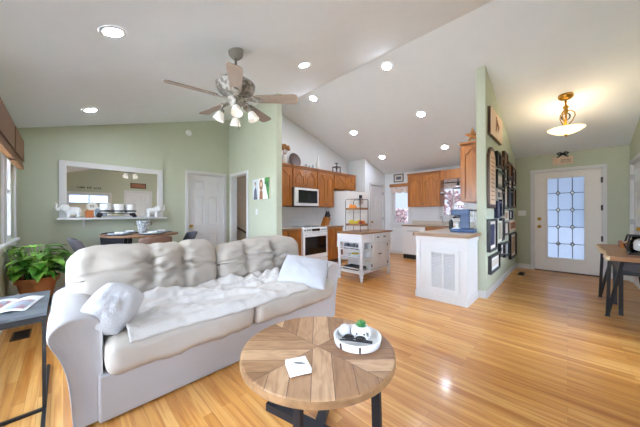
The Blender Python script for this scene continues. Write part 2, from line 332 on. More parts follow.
# window wall on the left
WL = [(4.45, 5.20), (3.35, 4.25), (1.75, 3.25), (.5, 1.6)]; WZ = (.90, 2.12); WB = {1.75: .12, .5: .30}  # two nearest windows and their low sills added out of view for daylight
k = MB(); mp = mXp(XL-.12)
ys = [YN-.12]+sorted(sum(([a, b] for a, b in WL), []))+[YF+.12]
for i in range(0, len(ys), 2): mbox(mp, ys[i], ys[i+1], 0, .12, 0, ZL+.1, k)
for a, b in WL: mbox(mp, a, b, 0, .12, 0, WB.get(a, WZ[0]), k); mbox(mp, a, b, 0, .12, WZ[1], ZL+.1, k)
struct(obj('wall_left', k, GREEN))
# right exterior wall: entry part (green) and kitchen part (white)
DF = (-.47, .50)
k = MB(); mp = mXp(XR)
mbox(mp, YN-.12, DF[0], 0, .12, 0, ZR+.05, k); mbox(mp, DF[0], DF[1], 0, .12, 2.06, ZR+.05, k); mbox(mp, DF[1], .88, 0, .12, 0, ZR+.05, k)
struct(obj('wall_entry', k, GREEN))
WS = (1.80, 2.40, 1.12, 2.08); WP = (3.27, 3.80, .88, 2.00)
k = MB()
mbox(mp, .88, WS[0], 0, .12, 0, ZR+.05, k); mbox(mp, WS[0], WS[1], 0, .12, 0, WS[2], k); mbox(mp, WS[0], WS[1], 0, .12, WS[3], ZR+.05, k)
mbox(mp, WS[1], WP[0], 0, .12, 0, ZR+.05, k); mbox(mp, WP[0], WP[1], 0, .12, 0, WP[2], k); mbox(mp, WP[0], WP[1], 0, .12, WP[3], ZR+.05, k); mbox(mp, WP[1], YF+.12, 0, .12, 0, ZR+.05, k)
struct(obj('wall_sink', k, WHITEW))
# stub wall with the family gallery
k = MB(); mp = mYp(.82); k.prism(gable(4.18, XR), mp, 0, .112)
struct(obj('wall_gallery', k, GREEN))
# green wall at the stairs
ST = (4.75, 5.42)
k = MB(); mp = mXp(2.68); zt = zc(2.68)
for a, b, z0, z1 in ((3.715, ST[0], 0, zt+.05), (ST[0], ST[1], 2.05, zt+.05), (ST[1], YF+.05, 0, zt+.05)): mbox(mp, a, b, 0, .12, z0, z1, k)
struct(obj('wall_stair', k, GREEN))
# kitchen range wall, pantry closet
k = MB(); k.prism(gable(2.79, 6.05), mYp(4.66), 0, .08); struct(obj('wall_range', k, WHITEW))
DP = (6.22, 6.92)
k = MB(); mp = mYp(4.06)
for x0, x1, zb in ((5.95, DP[0], 0), (DP[0], DP[1], 2.04), (DP[1], XR, 0)): k.prism(gable(x0, x1, zb), mp, 0, .1)
mbox(mXp(5.95), 4.16, 4.70, 0, .1, 0, zc(5.95)+.02, k)
struct(obj('wall_pantry', k, WHITEW))
struct(obj('wall_stairwell', mbox(mXp(3.9), 4.70, YF+.1, 0, .1, -.0, 3.5), TAUPE))
k = MB(); k.prism([(2.8, 0), (3.9, 0), (3.9, 3.3), (2.8, 3.3)], mY(YF-.002), 0, .012); struct(obj('wall_stairwell', k, TAUPE))
struct(obj('trim_1', mbox(mY(4.66), 2.80, 4.93, 0, .012, .905, 1.375), TILE), 'white tile backsplash behind the range')

# baseboards
def baseb(nm, k): return struct(obj(nm, k, TRIM, bevel=.004))
baseb('baseboard_gallery', mbox(mY(.82), 4.166, XR, 0, .014, 0, .10, mbox(mX(4.18), .806, .918, 0, .014, 0, .10)))
baseb('baseboard_entry', mbox(mX(XR), .565, .806, 0, .014, 0, .10, mbox(mX(XR), YN, -.535, 0, .014, 0, .10)))
baseb('baseboard_near', mbox(mYp(YN), 3.87, 5.87, 0, .014, 0, .10, mbox(mYp(YN), XL, 1.58, 0, .014, 0, .10)))
baseb('baseboard_left', mbox(mXp(XL), YN, YF, 0, .014, 0, .10))
baseb('baseboard_far', mbox(mY(YF), XL, 1.735, 0, .014, 0, .10))
baseb('baseboard_stair', mbox(mX(2.68), 3.715, 4.68, 0, .014, 0, .10))
baseb('baseboard_sink', mbox(mX(XR), 3.18, 4.06, 0, .014, 0, .09))

# ------------------------------------------------------------------ windows and doors
def casing(nm, mp, u0, u1, w0, w1, parent, wdt=.065, sill=False, d=.02, mat=TRIM):
    k = MB(); mbox(mp, u0-wdt, u0, 0, d, w0 if not sill else w0, w1, k); mbox(mp, u1, u1+wdt, 0, d, w0, w1, k); mbox(mp, u0-wdt, u1+wdt, 0, d, w1, w1+wdt, k)
    if sill: mbox(mp, u0-wdt-.02, u1+wdt+.02, 0, .05, w0-.03, w0, k); mbox(mp, u0-wdt, u1+wdt, 0, .018, w0-.10, w0-.03, k)
    return obj(nm, k, mat, parent, bevel=.004)
WN = [0]
def window(mp, u0, u1, w0, w1, label, cross=(0, 1), dcas=.02, sill=True):
    """window_<n>: the root is the sash frame sunk in the wall opening"""
    WN[0] += 1
    k = MB(); f = .045
    mbox(mp, u0, u0+f, -.1, -.02, w0, w1, k); mbox(mp, u1-f, u1, -.1, -.02, w0, w1, k); mbox(mp, u0+f, u1-f, -.1, -.02, w0, w0+f, k); mbox(mp, u0+f, u1-f, -.1, -.02, w1-f, w1, k)
    for i in range(cross[0]): x = u0+(u1-u0)*(i+1)/(cross[0]+1); mbox(mp, x-.016, x+.016, -.085, -.035, w0+f, w1-f, k)
    for i in range(cross[1]): z = w0+(w1-w0)*(i+1)/(cross[1]+1); mbox(mp, u0+f, u1-f, -.085, -.035, z-.018, z+.018, k)
    o = struct(obj('window_%d' % WN[0], k, TRIM), label); o['category'] = 'window'
    casing('casing', mp, u0, u1, w0, w1, o, sill=sill, d=dcas)
    obj('pane', mbox(mp, u0+f, u1-f, -.062, -.058, w0+f, w1-f), CLEAR, o)
    return o
for i, (a, b) in enumerate(WL): window(mXp(XL), a, b, WB.get(a, WZ[0]), WZ[1], ['white framed window above the potted plant', 'white framed window beside the potted plant', 'white framed window added out of view beside the end table for daylight', 'white framed window added next to the viewer for daylight'][i])
window(mYp(YN), *W3, 'white framed window seen in the mirror', cross=(1, 0))
window(mYp(YN), *W6, 'tall white window added behind the viewer for daylight', cross=(1, 0), sill=False)  # unseen window added to bring in daylight
window(mYp(YN), *W7, 'wide white window added over the console table for daylight', cross=(1, 0))  # unseen window added to light the gallery wall and entry
window(mX(XR), *WS, 'white kitchen window above the sink', cross=(1, 0))
window(mX(XR), *WP, 'narrow kitchen window beside the pantry door', cross=(0, 0))

def six_panel(k, mp, u0, u1, w0, w1, d=.016):
    W = u1-u0; H = w1-w0; st = .115*W/.76; mid = .11*W/.76; pw = (W-2*st-mid)/2
    zs = ((.10, .39), (.475, .785), (.845, .945)); cols = [u0+st, u0+st+pw+mid]
    mbox(mp, u0, cols[0], 0, d, w0, w1, k); mbox(mp, cols[0]+pw, cols[1], 0, d, w0, w1, k); mbox(mp, cols[1]+pw, u1, 0, d, w0, w1, k)
    edges = [w0]+[w0+H*z for q in zs for z in q]+[w1]
    for c in cols:
        for i in range(0, 8, 2): mbox(mp, c, c+pw, 0, d, edges[i], edges[i+1], k)
        for z0, z1 in zs:
            b0, b1 = w0+H*z0, w0+H*z1
            k.loft([[mp(u, dd, w_) for u, w_ in ((c+g, b0+g), (c+pw-g, b0+g), (c+pw-g, b1-g), (c+g, b1-g))] for dd, g in ((0, .012), (.003, .014), (d*.75, .045))])
    return k
DN = [0]
def door(mp, u0, u1, label, mat=DOORW, knob_u=None, hinge_u=None, cas=True, h=2.03, six=True):
    DN[0] += 1
    k = mbox(mp, u0+.006, u1-.006, -.065, -.041, .008, h); 
    if six: six_panel(k, lambda u, d, w: mp(u, d-.041, w), u0+.006, u1-.006, .008, h)
    o = struct(obj('door_%d' % DN[0], k, mat, bevel=.003), label); o['category'] = 'door'
    if cas: casing('casing', mp, u0, u1, 0, h+.02, o, .06)
    jb = MB()
    mbox(mp, u0-.004, u0+.004, -.11, 0, 0, h+.02, jb); mbox(mp, u1-.004, u1+.004, -.11, 0, 0, h+.02, jb); mbox(mp, u0, u1, -.11, 0, h+.002, h+.022, jb); mbox(mp, u0, u0+.025, -.11, -.067, 0, h+.002, jb); mbox(mp, u1-.025, u1, -.11, -.067, 0, h+.002, jb); mbox(mp, u0+.025, u1-.025, -.11, -.067, h-.025, h+.002, jb); mbox(mp, u0, u1, -.11, -.01, 0, .009, jb); obj('jamb', jb, TRIM, o)
    if knob_u is not None:
        kb = MB(); p = Vector(mp(knob_u, 0, .96)); q = Vector(mp(knob_u, -.03, .96)); d_ = (p-q).normalized()
        kb.tube([q, q+d_*.012, q+d_*.018, q+d_*.045, q+d_*.05, q+d_*.065, q+d_*.082, q+d_*.09], .02, 14, [.03, .03, .012, .012, .022, .029, .024, .006]); obj('knob', kb, BRASS, o, smooth=True)
    if hinge_u is not None:
        for z in (.25, 1.05, 1.82): obj('hinge', mbox(mp, hinge_u-.012, hinge_u+.012, -.024, .022, z-.045, z+.045), BLK if mat is CREAM else STEEL, o)
    return o
door(mY(YF), D1[0], D1[1], 'white six panel door between the mirror and the stairs', knob_u=D1[0]+.06, hinge_u=None)
door(mY(4.06), DP[0], DP[1], 'white six panel pantry door beside the refrigerator', knob_u=DP[0]+.06, hinge_u=DP[1]-.002)
door(mYp(YN), D4[0], D4[1], 'white closet door on the wall right of the entry', knob_u=D4[0]+.07, hinge_u=D4[1]-.03)
door(mYp(YN), D5[0], D5[1], 'white panelled door seen in the mirror', knob_u=D5[1]-.06)
# stair doorway casing
k = MB(); mp = mX(2.68)
casing('trim_2', mp, ST[0], ST[1], 0, 2.05, None, .06)['kind'] = 'structure'
k = MB(); mbox(mp, ST[0]-.003, ST[0]+.005, -.12, 0, 0, 2.05, k); mbox(mp, ST[1]-.005, ST[1]+.003, -.12, 0, 0, 2.05, k); mbox(mp, ST[0], ST[1], -.12, 0, 2.045, 2.055, k); struct(obj('trim_3', k, TRIM))

# front door
mp = mX(XR)
GY = (-.245, .292, .292, 1.915)
k = MB()
for u0, u1, w0, w1 in ((-.462, GY[0], .02, 2.04), (GY[1], .492, .02, 2.04), (GY[0], GY[1], .02, GY[2]), (GY[0], GY[1], GY[3], 2.04)): mbox(mp, u0, u1, -.06, -.015, w0, w1, k)
fd = struct(obj('door_%d' % (DN[0]+1), k, CREAM), 'cream front door with a frosted leaded glass panel'); fd['category'] = 'door'
k = MB(); g = .028
for u0, u1, w0, w1 in ((GY[0]-g, GY[0]+.006, GY[2]-g, GY[3]+g), (GY[1]-.006, GY[1]+g, GY[2]-g, GY[3]+g), (GY[0], GY[1], GY[2]-g, GY[2]+.006), (GY[0], GY[1], GY[3]-.006, GY[3]+g)): mbox(mp, u0, u1, -.02, -.003, w0, w1, k)
obj('glass_moulding', k, CREAM, fd, bevel=.004)
obj('pane', mbox(mp, GY[0], GY[1], -.042, -.034, GY[2], GY[3]), FROST, fd)
cu = [GY[0]+(GY[1]-GY[0])*.315, GY[0]+(GY[1]-GY[0])*.70]; cw = [GY[2]+(GY[3]-GY[2])*t for t in (.178, .388, .60, .81)]
k = MB()
for u in cu: mbox(mp, u-.006, u+.006, -.034, -.028, GY[2], GY[3], k)
for z in cw: mbox(mp, GY[0], GY[1], -.034, -.0285, z-.006, z+.006, k)
obj('came', k, LEAD, fd)
for u in cu:
    for z in cw:
        k = MB(); a, b = .040, .056
        k.prism([(u-a, z), (u, z-b), (u+a, z), (u, z+b)], mp, -.033, -.026)
        d_ = obj('bevelled_diamond', k, LEAD, fd)
        k = MB(); a, b = .022, .032; k.prism([(u-a, z), (u, z-b), (u+a, z), (u, z+b)], mp, -.028, -.023); obj('glass_jewel', k, CERB, d_)
casing('casing', mp, DF[0], DF[1], 0, 2.05, fd, .06, d=.022)
obj('threshold', mbox(mp, DF[0], DF[1], -.10, .01, 0, .022), DKWOOD, fd)
k = MB(); mbox(mp, DF[0], DF[0]+.03, -.11, -.062, .02, 2.05, k); mbox(mp, DF[1]-.03, DF[1], -.11, -.062, .02, 2.05, k); mbox(mp, DF[0]+.03, DF[1]-.03, -.11, -.062, 2.015, 2.05, k); mbox(mp, DF[0], DF[0]+.008, -.062, 0, .02, 2.05, k); mbox(mp, DF[1]-.008, DF[1], -.062, 0, .02, 2.05, k); mbox(mp, DF[0]+.008, DF[1]-.008, -.062, 0, 2.04, 2.06, k); obj('jamb', k, TRIM, fd)
for nm, z, r_ in (('knob', .92, .03), ('deadbolt', 1.08, .022)):
    kb = MB(); kb.tube([(XR+.016, .42, z), (XR+.004, .42, z), (XR-.002, .42, z), (XR-.03, .42, z), (XR-.036, .42, z), (XR-.055, .42, z), (XR-.07, .42, z)][:7 if nm == 'knob' else 3], .02, 14, [.034, .034, .012, .012, .024, .03, .01][:7 if nm == 'knob' else 3]); obj(nm, kb, BRASS, fd, smooth=True)
for z in (.25, .72, 1.3, 1.82): obj('hinge', mbox(mp, -.478, -.452, -.02, .028, z-.05, z+.05), DKGREY, fd)

# outdoors: lawn and the blossoming trees beyond the kitchen windows
k = MB()
for x0, x1, y0, y1 in ((-40, -.2, -3, 40), (-.2, XR, YF, 40)): k.loft([[(x, y, z) for x, y in ((x0, y0), (x1, y0), (x1, y1), (x0, y1))] for z in (-.5, -.4)])
struct(obj('ground', k, BOUNCE), 'added pale paving beside the house, bouncing daylight indoors')  # paving added and kept pale to throw daylight up onto the ceiling
struct(obj('ground', MB().loft([[(x, y, z) for x, y in ((-40, -40), (XR, -40), (XR, YN), (-.2, YN), (-.2, -3), (-40, -3))] for z in (-.5, -.4)]), LAWN), 'green lawn seen through the near window in the mirror')
struct(obj('ground', MB().loft([[(x, y, z) for x, y in ((XR, -40), (40, -40), (40, 40), (XR, 40))] for z in (-.5, -.4)]), MULCH), 'brown yard beyond the kitchen and the entry')
rnd = random.Random(4)
for i, (x, y, ry, top) in enumerate(((8.05, 2.35, 1.15, 1.95), (8.0, 4.55, .70, 1.45))):
    t = thing('blossom_shrub', ['pale pink blossoming shrub outside the window over the sink', 'pale pink blossoming shrub outside the narrow window by the pantry'][i], 'shrub', (x, y, -.4))
    k = MB()
    for j in range(5): yy = y+ry*(j-2)*.3; k.tube([(x, y+(yy-y)*.3, -.4), (x+.03, yy, .3), (x-.02, yy+.05, 1.0)], .03, 6, [.035, .03, .015])
    obj('stems', k, BARK, t, smooth=True)
    k = MB()
    for j in range(1000):
        yy = y+rnd.uniform(-ry, ry); zz = rnd.uniform(.3, top-.12); xx = x+rnd.uniform(-.18, .18); c = Vector((xx+.15*noise.noise(Vector((yy*3, zz*3, 1))), yy, zz)); r_ = rnd.uniform(.035, .075)
        k.sphere(c, r_, 6, 5, rnd.uniform(.7, 1.1))
    o = obj('blossom', k, BRICKP, t, smooth=True); o['kind'] = 'stuff'
t = thing('neighbour_house', 'tan neighbouring house with a blue grey roof, seen in the mirror window', 'house', (2, -13, -.4))
obj('wall', B(-6, 10, -18, -13, -.4, 2.1), TAN2, t)
k = MB(); k.loft([[(x, -12.3, 2.0), (x, -15.5, 4.6), (x, -18.7, 2.0)] for x in (-6.5, 10.5)]); obj('roof', k, ROOFB, t)
for x in (-1.5, 1.5, 4.5): w_ = obj('window', B(x, x+1.1, -13.03, -12.98, .6, 1.7), TRIM, t); obj('pane', B(x+.07, x+1.03, -12.98, -12.965, .67, 1.63), SLATE, w_)

# ------------------------------------------------------------------ blinds
def blind(u0, u1, w0, w1, label):
    t = thing('woven_blind', label, 'blind', (XL+.06, (u0+u1)/2, w0), group='woven blinds on the left windows')
    mp = mXp(XL+.022)
    obj('head_rail', mbox(mp, u0, u1, 0, .06, w1-.05, w1), WEAVE, t)
    k = MB()
    for i in range(4):
        z = w0+.02+i*.035; mbox(mp, u0, u1, .012-.002*i, .062-.006*i, z, z+.05, k)
    obj('folded_shade', k, WEAVE, t)
    obj('valance', mbox(mp, u0, u1, .058, .066, w0+.12, w1), WEAVE, t)
blind(4.40, 5.28, 1.80, 2.20, 'woven bamboo blind gathered above the potted plant')
blind(3.28, 4.32, 1.80, 2.20, 'woven bamboo blind at the left edge of the photo')

# ------------------------------------------------------------------ recessed lights
def recessed(x, y, label):
    sl = -(RZ-ZR)/(XR-RX) if x > RX else (RZ-ZL)/(RX-XL)
    t = thing('recessed_light', label, 'light', (x, y, zc(x)), group='recessed ceiling lights')
    def dz(px): return (px-x)*sl
    k = MB(); n_ = 28; rings = []
    for r_, d in ((.088, 0), (.086, -.006), (.070, -.010), (.062, -.006)): rings.append([(x+r_*math.cos(2*math.pi*i/n_), y+r_*math.sin(2*math.pi*i/n_), zc(x)+dz(x+r_*math.cos(2*math.pi*i/n_))+d-.0005) for i in range(n_)])
    k.loft(rings, caps=False); obj('trim_ring', k, TRIM, t, smooth=True)
    k = MB(); k.loft([[(x+(.064)*math.cos(2*math.pi*i/n_), y+(.064)*math.sin(2*math.pi*i/n_), zc(x)+dz(x+(.064)*math.cos(2*math.pi*i/n_))+d) for i in range(n_)] for d in (-.0065, -.003)]); obj('lens', k, LENS, t)
for x, y, s in ((.28, 2.56, 'recessed light nearest the left window wall, in front of the fan'), (.27, 4.69, 'recessed light above the framed mirror'), (2.34, 2.59, 'recessed light on the living side just right of the ceiling fan'),
                (3.53, 2.0, 'recessed light closest to the ridge, right of the fan'), (3.50, 3.61, 'recessed light near the ridge above the kitchen cabinets'), (4.79, 3.58, 'middle recessed light of the row over the kitchen cart'),
                (4.80, 1.99, 'middle recessed light of the row over the peninsula'), (6.03, 3.56, 'recessed light nearest the pantry door'), (6.08, 1.98, 'recessed light nearest the sink window'), (3.30, 5.15, 'unseen recessed light added inside the stairwell to brighten its wall')):  # last lamp added out of view to brighten the stairwell
    recessed(x, y, s)

# ------------------------------------------------------------------ ceiling fan
fx, fy = 1.30, 2.53
fan = thing('ceiling_fan', 'weathered grey five blade ceiling fan with four white glass shades', 'ceiling fan', (fx, fy, zc(fx)))
zt = zc(fx)
obj('canopy', MB().lathe([(.02, -.085), (.045, -.08), (.072, -.05), (.080, -.01), (.078, .035)], (fx, fy, zt)), PEWD, fan, smooth=True)
obj('downrod', MB().lathe([(.013, 2.60), (.013, zt-.06)], (fx, fy, 0), 12), PEWD, fan, smooth=True)
obj('motor_housing', MB().lathe([(.03, 2.635), (.06, 2.63), (.10, 2.62), (.185, 2.605), (.205, 2.59), (.203, 2.56), (.18, 2.51), (.14, 2.475), (.09, 2.46), (.075, 2.44)], (fx, fy, 0), 32), PEWTER, fan, smooth=True)
obj('switch_housing', MB().lathe([(.09, 2.445), (.10, 2.43), (.095, 2.41), (.065, 2.385), (.055, 2.36), (.05, 2.335), (.03, 2.32), (.012, 2.305)], (fx, fy, 0), 28), PEWTER, fan, smooth=True)
for i in range(5):
    a = R(-118+72*i); ca, sa = math.cos(a), math.sin(a)
    pitch = R(-14)
    def P(r_, s_, z_): return (fx+ca*r_-sa*s_*math.cos(pitch), fy+sa*r_+ca*s_*math.cos(pitch), 2.435+z_+s_*math.sin(pitch))
    outl = [(.19, -.05), (.24, -.058), (.45, -.066), (.62, -.070), (.655, -.060), (.665, -.02), (.665, .02), (.655, .060), (.62, .070), (.45, .066), (.24, .058), (.19, .05)]
    k = MB(); k.loft([[P(r_, s_, z) for r_, s_ in outl] for z in (-.004, .004)]); bl = obj('blade', k, FANB, fan, bevel=.002)
    k = MB(); k.loft([[P(r_, s_, z) for r_, s_ in ((.085, -.03), (.15, -.018), (.20, -.04), (.26, -.035), (.29, 0), (.26, .035), (.20, .04), (.15, .018), (.085, .03))] for z in (-.014, -.0045)]); obj('blade_bracket', k, PEWTER, bl, bevel=.003)
for i, a in enumerate((R(135), R(65), R(-45), R(-115))):
    ca, sa = math.cos(a), math.sin(a); px, py = fx+ca*.145, fy+sa*.145
    k = MB(); k.tube([(fx+ca*.05, fy+sa*.05, 2.375), (fx+ca*.09, fy+sa*.09, 2.40), (fx+ca*.125, fy+sa*.125, 2.385), (px, py, 2.345), (px, py, 2.315)], .009, 8); arm = obj('light_arm', k, PEWD, fan, smooth=True)
    o_ = Matrix.Translation((px, py, 2.33)) @ Matrix.Rotation(-R(22), 4, Vector((-sa, ca, 0)))
    k = MB(); k.lathe([(.014, .0), (.026, -.01), (.030, -.035)], (0, 0, 0), 16); k.bm.transform(o_); obj('socket', k, PEWD, arm, smooth=True)
    k = MB(); k.lathe([(.022, -.028), (.032, -.042), (.043, -.068), (.050, -.095), (.060, -.125), (.056, -.123), (.040, -.09), (.026, -.048)], (0, 0, 0), 22); k.bm.transform(o_); obj('glass_shade', k, SHADE, fan, smooth=True)
k = MB(); k.tube([(fx+.02, fy-.02, 2.33), (fx+.02, fy-.02, 2.12)], .0025, 6); k.sphere((fx+.02, fy-.02, 2.115), .008, 8, 6); obj('pull_chain', k, PEWD, fan, smooth=True)

# ------------------------------------------------------------------ entry pendant
px, py = 5.29, .01
zp = zc(px)
pen = thing('pendant_light', 'brass semi flush pendant with a lit alabaster bowl in the entry', 'light', (px, py, zp))
obj('canopy', MB().lathe([(.02, -.06), (.055, -.05), (.085, -.025), (.092, .02)], (px, py, zp), 28), BRASS, pen, smooth=True)
obj('stem', MB().lathe([(.012, 2.46), (.014, 2.70), (.028, 2.72), (.032, 2.74), (.02, 2.765), (.036, 2.785), (.036, 2.80), (.014, 2.825), (.011, 2.86), (.02, 2.875), (.012, 2.89), (.011, zp-.03)], (px, py, 0), 16), BRASS, pen, smooth=True)
obj('crystal_ball', MB().sphere((px, py, 2.65), .055, 16, 10, 1.1), CLEAR, pen, smooth=True)
for i in range(3):
    a = R(40+120*i); k = MB(); k.tube([(px+math.cos(a)*r_, py+math.sin(a)*r_, z) for r_, z in ((.015, 2.735), (.06, 2.735), (.095, 2.70), (.10, 2.65), (.075, 2.59), (.04, 2.54), (.02, 2.50))], .007, 8); obj('scroll_arm', k, BRASS, pen, smooth=True)
obj('glass_bowl', MB().lathe([(.005, 2.385), (.05, 2.388), (.11, 2.405), (.165, 2.432), (.21, 2.468), (.205, 2.471), (.155, 2.442), (.10, 2.418), (.04, 2.402), (.005, 2.40)], (px, py, 0), 40), BOWLM, pen, smooth=True)
pl = bpy.data.lights.new('pendant_bulb', 'POINT'); pl.energy = 9; pl.color = (1, .80, .54); pl.shadow_soft_size = .05
plo = bpy.data.objects.new('pendant_bulb', pl); C.objects.link(plo); plo.parent = pen; plo.location = (.10, 0, 2.47-zp)
obj('finial', MB().lathe([(.004, 2.345), (.012, 2.352), (.008, 2.365), (.02, 2.375), (.014, 2.388)], (px, py, 0), 12), BRASS, pen, smooth=True)

# ------------------------------------------------------------------ kitchen cabinets
def cab_door(parent, mp, u0, u1, w0, w1, arch=True, knob=None, name='door'):
    g = .004; u0 += g; u1 -= g; w0 += g; w1 -= g; W = u1-u0; st = min(.055, W*.17); k = MB()
    mbox(mp, u0, u1, 0, .004, w0, w1, k)
    mbox(mp, u0, u0+st, .004, .024, w0, w1, k); mbox(mp, u1-st, u1, .004, .024, w0, w1, k); mbox(mp, u0+st, u1-st, .004, .024, w0, w0+st, k)
    a0, a1 = u0+st, u1-st; rise = min(.11, W*.30) if arch else 0; N = 14
    def arc(t, base): 
        return base + (rise*(0.5-0.5*math.cos(2*math.pi*min(1, max(0, (t-.12)/.76)))) if arch else 0)
    base = w1-st-rise
    top = [(a0, w1), (a1, w1)]+[(a1+(a0-a1)*i/N, arc(1-i/N, base)) for i in range(N+1)]
    k.prism(top, mp, .004, .024)
    b0, b1 = a0+.014, a1-.014
    if b1-b0 > .02:
        pan = [(b0, w0+st+.014), (b1, w0+st+.014)]+[(b1+(b0-b1)*i/N, arc(1-i/N, base-.014)) for i in range(N+1)]
        k.prism(pan, mp, .004, .020)
    d = obj(name, k, OAK, parent, bevel=.0025)
    if knob:
        p, q = Vector(mp(knob[0], .024, knob[1])), Vector(mp(knob[0], .049, knob[1])); v = (q-p)
        obj('knob', MB().tube([p, p+v*.4, p+v*.6, p+v*.95, p+v*1.05], .01, 10, [.006, .006, .013, .013, .005]), DKWOOD, d, smooth=True)
    return d
def drawer(parent, mp, u0, u1, w0, w1, mat=None):
    g = .006; k = mbox(mp, u0+g, u1-g, 0, .022, w0+g, w1-g); mbox(mp, u0+.03, u1-.03, .022, .027, w0+.03, w1-.03, k)
    d = obj('drawer', k, mat or OAK, parent, bevel=.003)
    um, wm = (u0+u1)/2, (w0+w1)/2; p, q = Vector(mp(um, .027, wm)), Vector(mp(um, .054, wm)); v = q-p
    obj('knob', MB().tube([p, p+v*.4, p+v*.6, p+v*.95, p+v*1.05], .01, 10, [.006, .006, .013, .013, .005]), DKWOOD, d, smooth=True)
    return d
def upper(mp, dep, u0, u1, w0, w1, nd, label, name='wall_cabinet', crown=True, dsplit=None, arch=True, group='oak wall cabinets', kn=True):
    """mp: d=0 at the front face, going out of the wall"""
    c = Vector(mp((u0+u1)/2, -dep/2, w0)); t = thing(name, label, 'cabinet', c, group=group)
    k = mbox(mp, u0+.001, u1-.001, -dep, 0, w0, w1-.04); obj('body', k, OAK, t)
    if crown:
        k = MB(); k.prism([(u0+.001, w1-.06), (u1-.001, w1-.06), (u1-.001, w1-.03), (u0+.001, w1-.03)], mp, -dep, .025); k.prism([(u0+.001, w1-.03), (u1-.001, w1-.03), (u1-.001, w1), (u0+.001, w1)], mp, -dep, .045); obj('crown_moulding', k, OAKD, t, bevel=.005)
    for i in range(nd):
        a = u0+.012+(u1-u0-.024)*i/nd; b = u0+.012+(u1-u0-.024)*(i+1)/nd
        kx = (b-.03 if (i == 0 and nd == 2) else a+.03)
        cab_door(t, mp, a, b, w0+.012, w1-.075, arch, (kx, w0+.06) if kn else None)
    return t
mp = mY(4.33)
upper(mp, .325, 2.985, 3.535, 1.37, 2.29, 1, 'oak wall cabinet with one tall arched door left of the microwave')
upper(mp, .325, 3.537, 4.303, 1.80, 2.29, 2, 'short oak wall cabinet with two arched doors over the microwave')
upper(mp, .325, 4.305, 4.918, 1.37, 2.29, 2, 'oak wall cabinet with two narrow arched doors right of the microwave')
upper(mp, .325, 4.920, 5.855, 1.86, 2.29, 2, 'short oak wall cabinet with two doors over the refrigerator')
mp = mX(6.71)
upper(mp, .325, 2.30, 3.165, 1.385, 2.29, 2, 'oak wall cabinet with two arched doors left of the sink window')
t = obj('window_valance_board', MB().prism([(1.262, 2.29), (2.298, 2.29), (2.298, 1.97)]+[(2.298-.07*i/6, 1.97+.085*math.sin(math.pi/2*i/6)) for i in range(1, 7)]+[(1.262, 2.055)], mp, -.02, 0).box(6.73, 7.035, 1.262, 2.298, 2.12, 2.14), OAK, bevel=.003)
tag(t, 'oak valance board bridging over the kitchen sink window', 'valance')
mp = mX(4.60)   # its near end panel is what shows, with an arched raised panel
t = upper(mYp(1.24), .305, 4.60, 5.50, 1.39, 2.37, 2, 'oak wall cabinet on the back of the gallery wall, end panel showing')
cab_door(t, mp, .945, 1.235, 1.40, 2.29, True, None, 'end_panel')

def base_cab(mp, dep, u0, u1, label, layout, group='oak base cabinets'):
    c = Vector(mp((u0+u1)/2, -dep/2, 0)); t = thing('base_cabinet', label, 'cabinet', c, group=group)
    obj('body', mbox(mp, u0+.001, u1-.001, -dep, 0, .10, .865), OAK, t); obj('toe_kick', mbox(mp, u0+.001, u1-.001, -dep, -.06, 0, .10), DKWOOD, t)
    for kind, a, b, z0, z1 in layout:
        if kind == 'drawer': drawer(t, mp, a, b, z0, z1)
        else: cab_door(t, mp, a, b, z0, z1, False, ((a+.04 if kind == 'doorl' else b-.04), z1-.06))
    return t
mp = mY(4.05)
base_cab(mp, .607, 2.81, 3.555, 'oak base cabinet with a drawer over doors left of the range', [('drawer', 2.82, 3.545, .70, .855), ('door', 2.82, 3.18, .12, .69), ('doorl', 3.185, 3.545, .12, .69)])
base_cab(mp, .607, 4.345, 4.93, 'oak three drawer base cabinet right of the range', [('drawer', 4.355, 4.92, .69, .855), ('drawer', 4.355, 4.92, .41, .68), ('drawer', 4.355, 4.92, .12, .40)])
for a, b, s in ((2.81, 3.557, 'wood edged countertop left of the range'), (4.343, 4.935, 'wood edged countertop right of the range')):
    t = thing('countertop', s, 'countertop', ((a+b)/2, 4.35, .866), group='range wall countertops'); obj('slab', B(a, b, 4.03, 4.655, .866, .905), COUNTER, t); obj('wood_edge', B(a, b, 4.012, 4.03, .866, .905), EDGEW, t)

# range
t = thing('range', 'white electric range with a black oven window', 'range', (3.95, 4.3, 0))
x0, x1 = 3.561, 4.339
obj('body', B(x0, x1, 4.04, 4.65, .04, .895), APPL, t, bevel=.006)
obj('cooktop', B(x0+.005, x1-.005, 4.07, 4.65, .896, .906), BLKGL, t, bevel=.003)
for bx, by in ((3.76, 4.22), (4.14, 4.22), (3.76, 4.49), (4.14, 4.49)): obj('burner', MB().lathe([(.085, 0), (.085, .0015), (.075, .0015), (.075, 0)], (bx, by, .906), 28), DKGREY, t)
k = MB(); k.loft([[(x, y, z) for y, z in ((4.06, .905), (4.02, .895), (4.005, .80), (4.06, .80))] for x in (x0, x1)]); cp = obj('control_panel', k, APPL, t, bevel=.004)
obj('display', B(3.84, 4.08, 4.002, 4.012, .822, .875), BLKGL, cp)
for i, kx in enumerate((3.63, 3.70, 3.77, 4.15, 4.22, 4.29)): obj('knob', MB().tube([(kx, 4.012, .845), (kx, 3.985, .847)], .02, 16, [.021, .018]), STEEL, cp, smooth=False)
dr = obj('oven_door', B(x0+.008, x1-.008, 4.0, 4.04, .215, .79), APPL, t, bevel=.006)
obj('oven_window', B(x0+.06, x1-.06, 3.994, 4.0, .31, .70), BLKGL, dr, bevel=.003)
obj('handle', MB().tube([(x0+.07, 3.99, .745), (x0+.075, 3.955, .745), (x1-.075, 3.955, .745), (x1-.07, 3.99, .745)], .011, 8), APPL, dr, smooth=True)
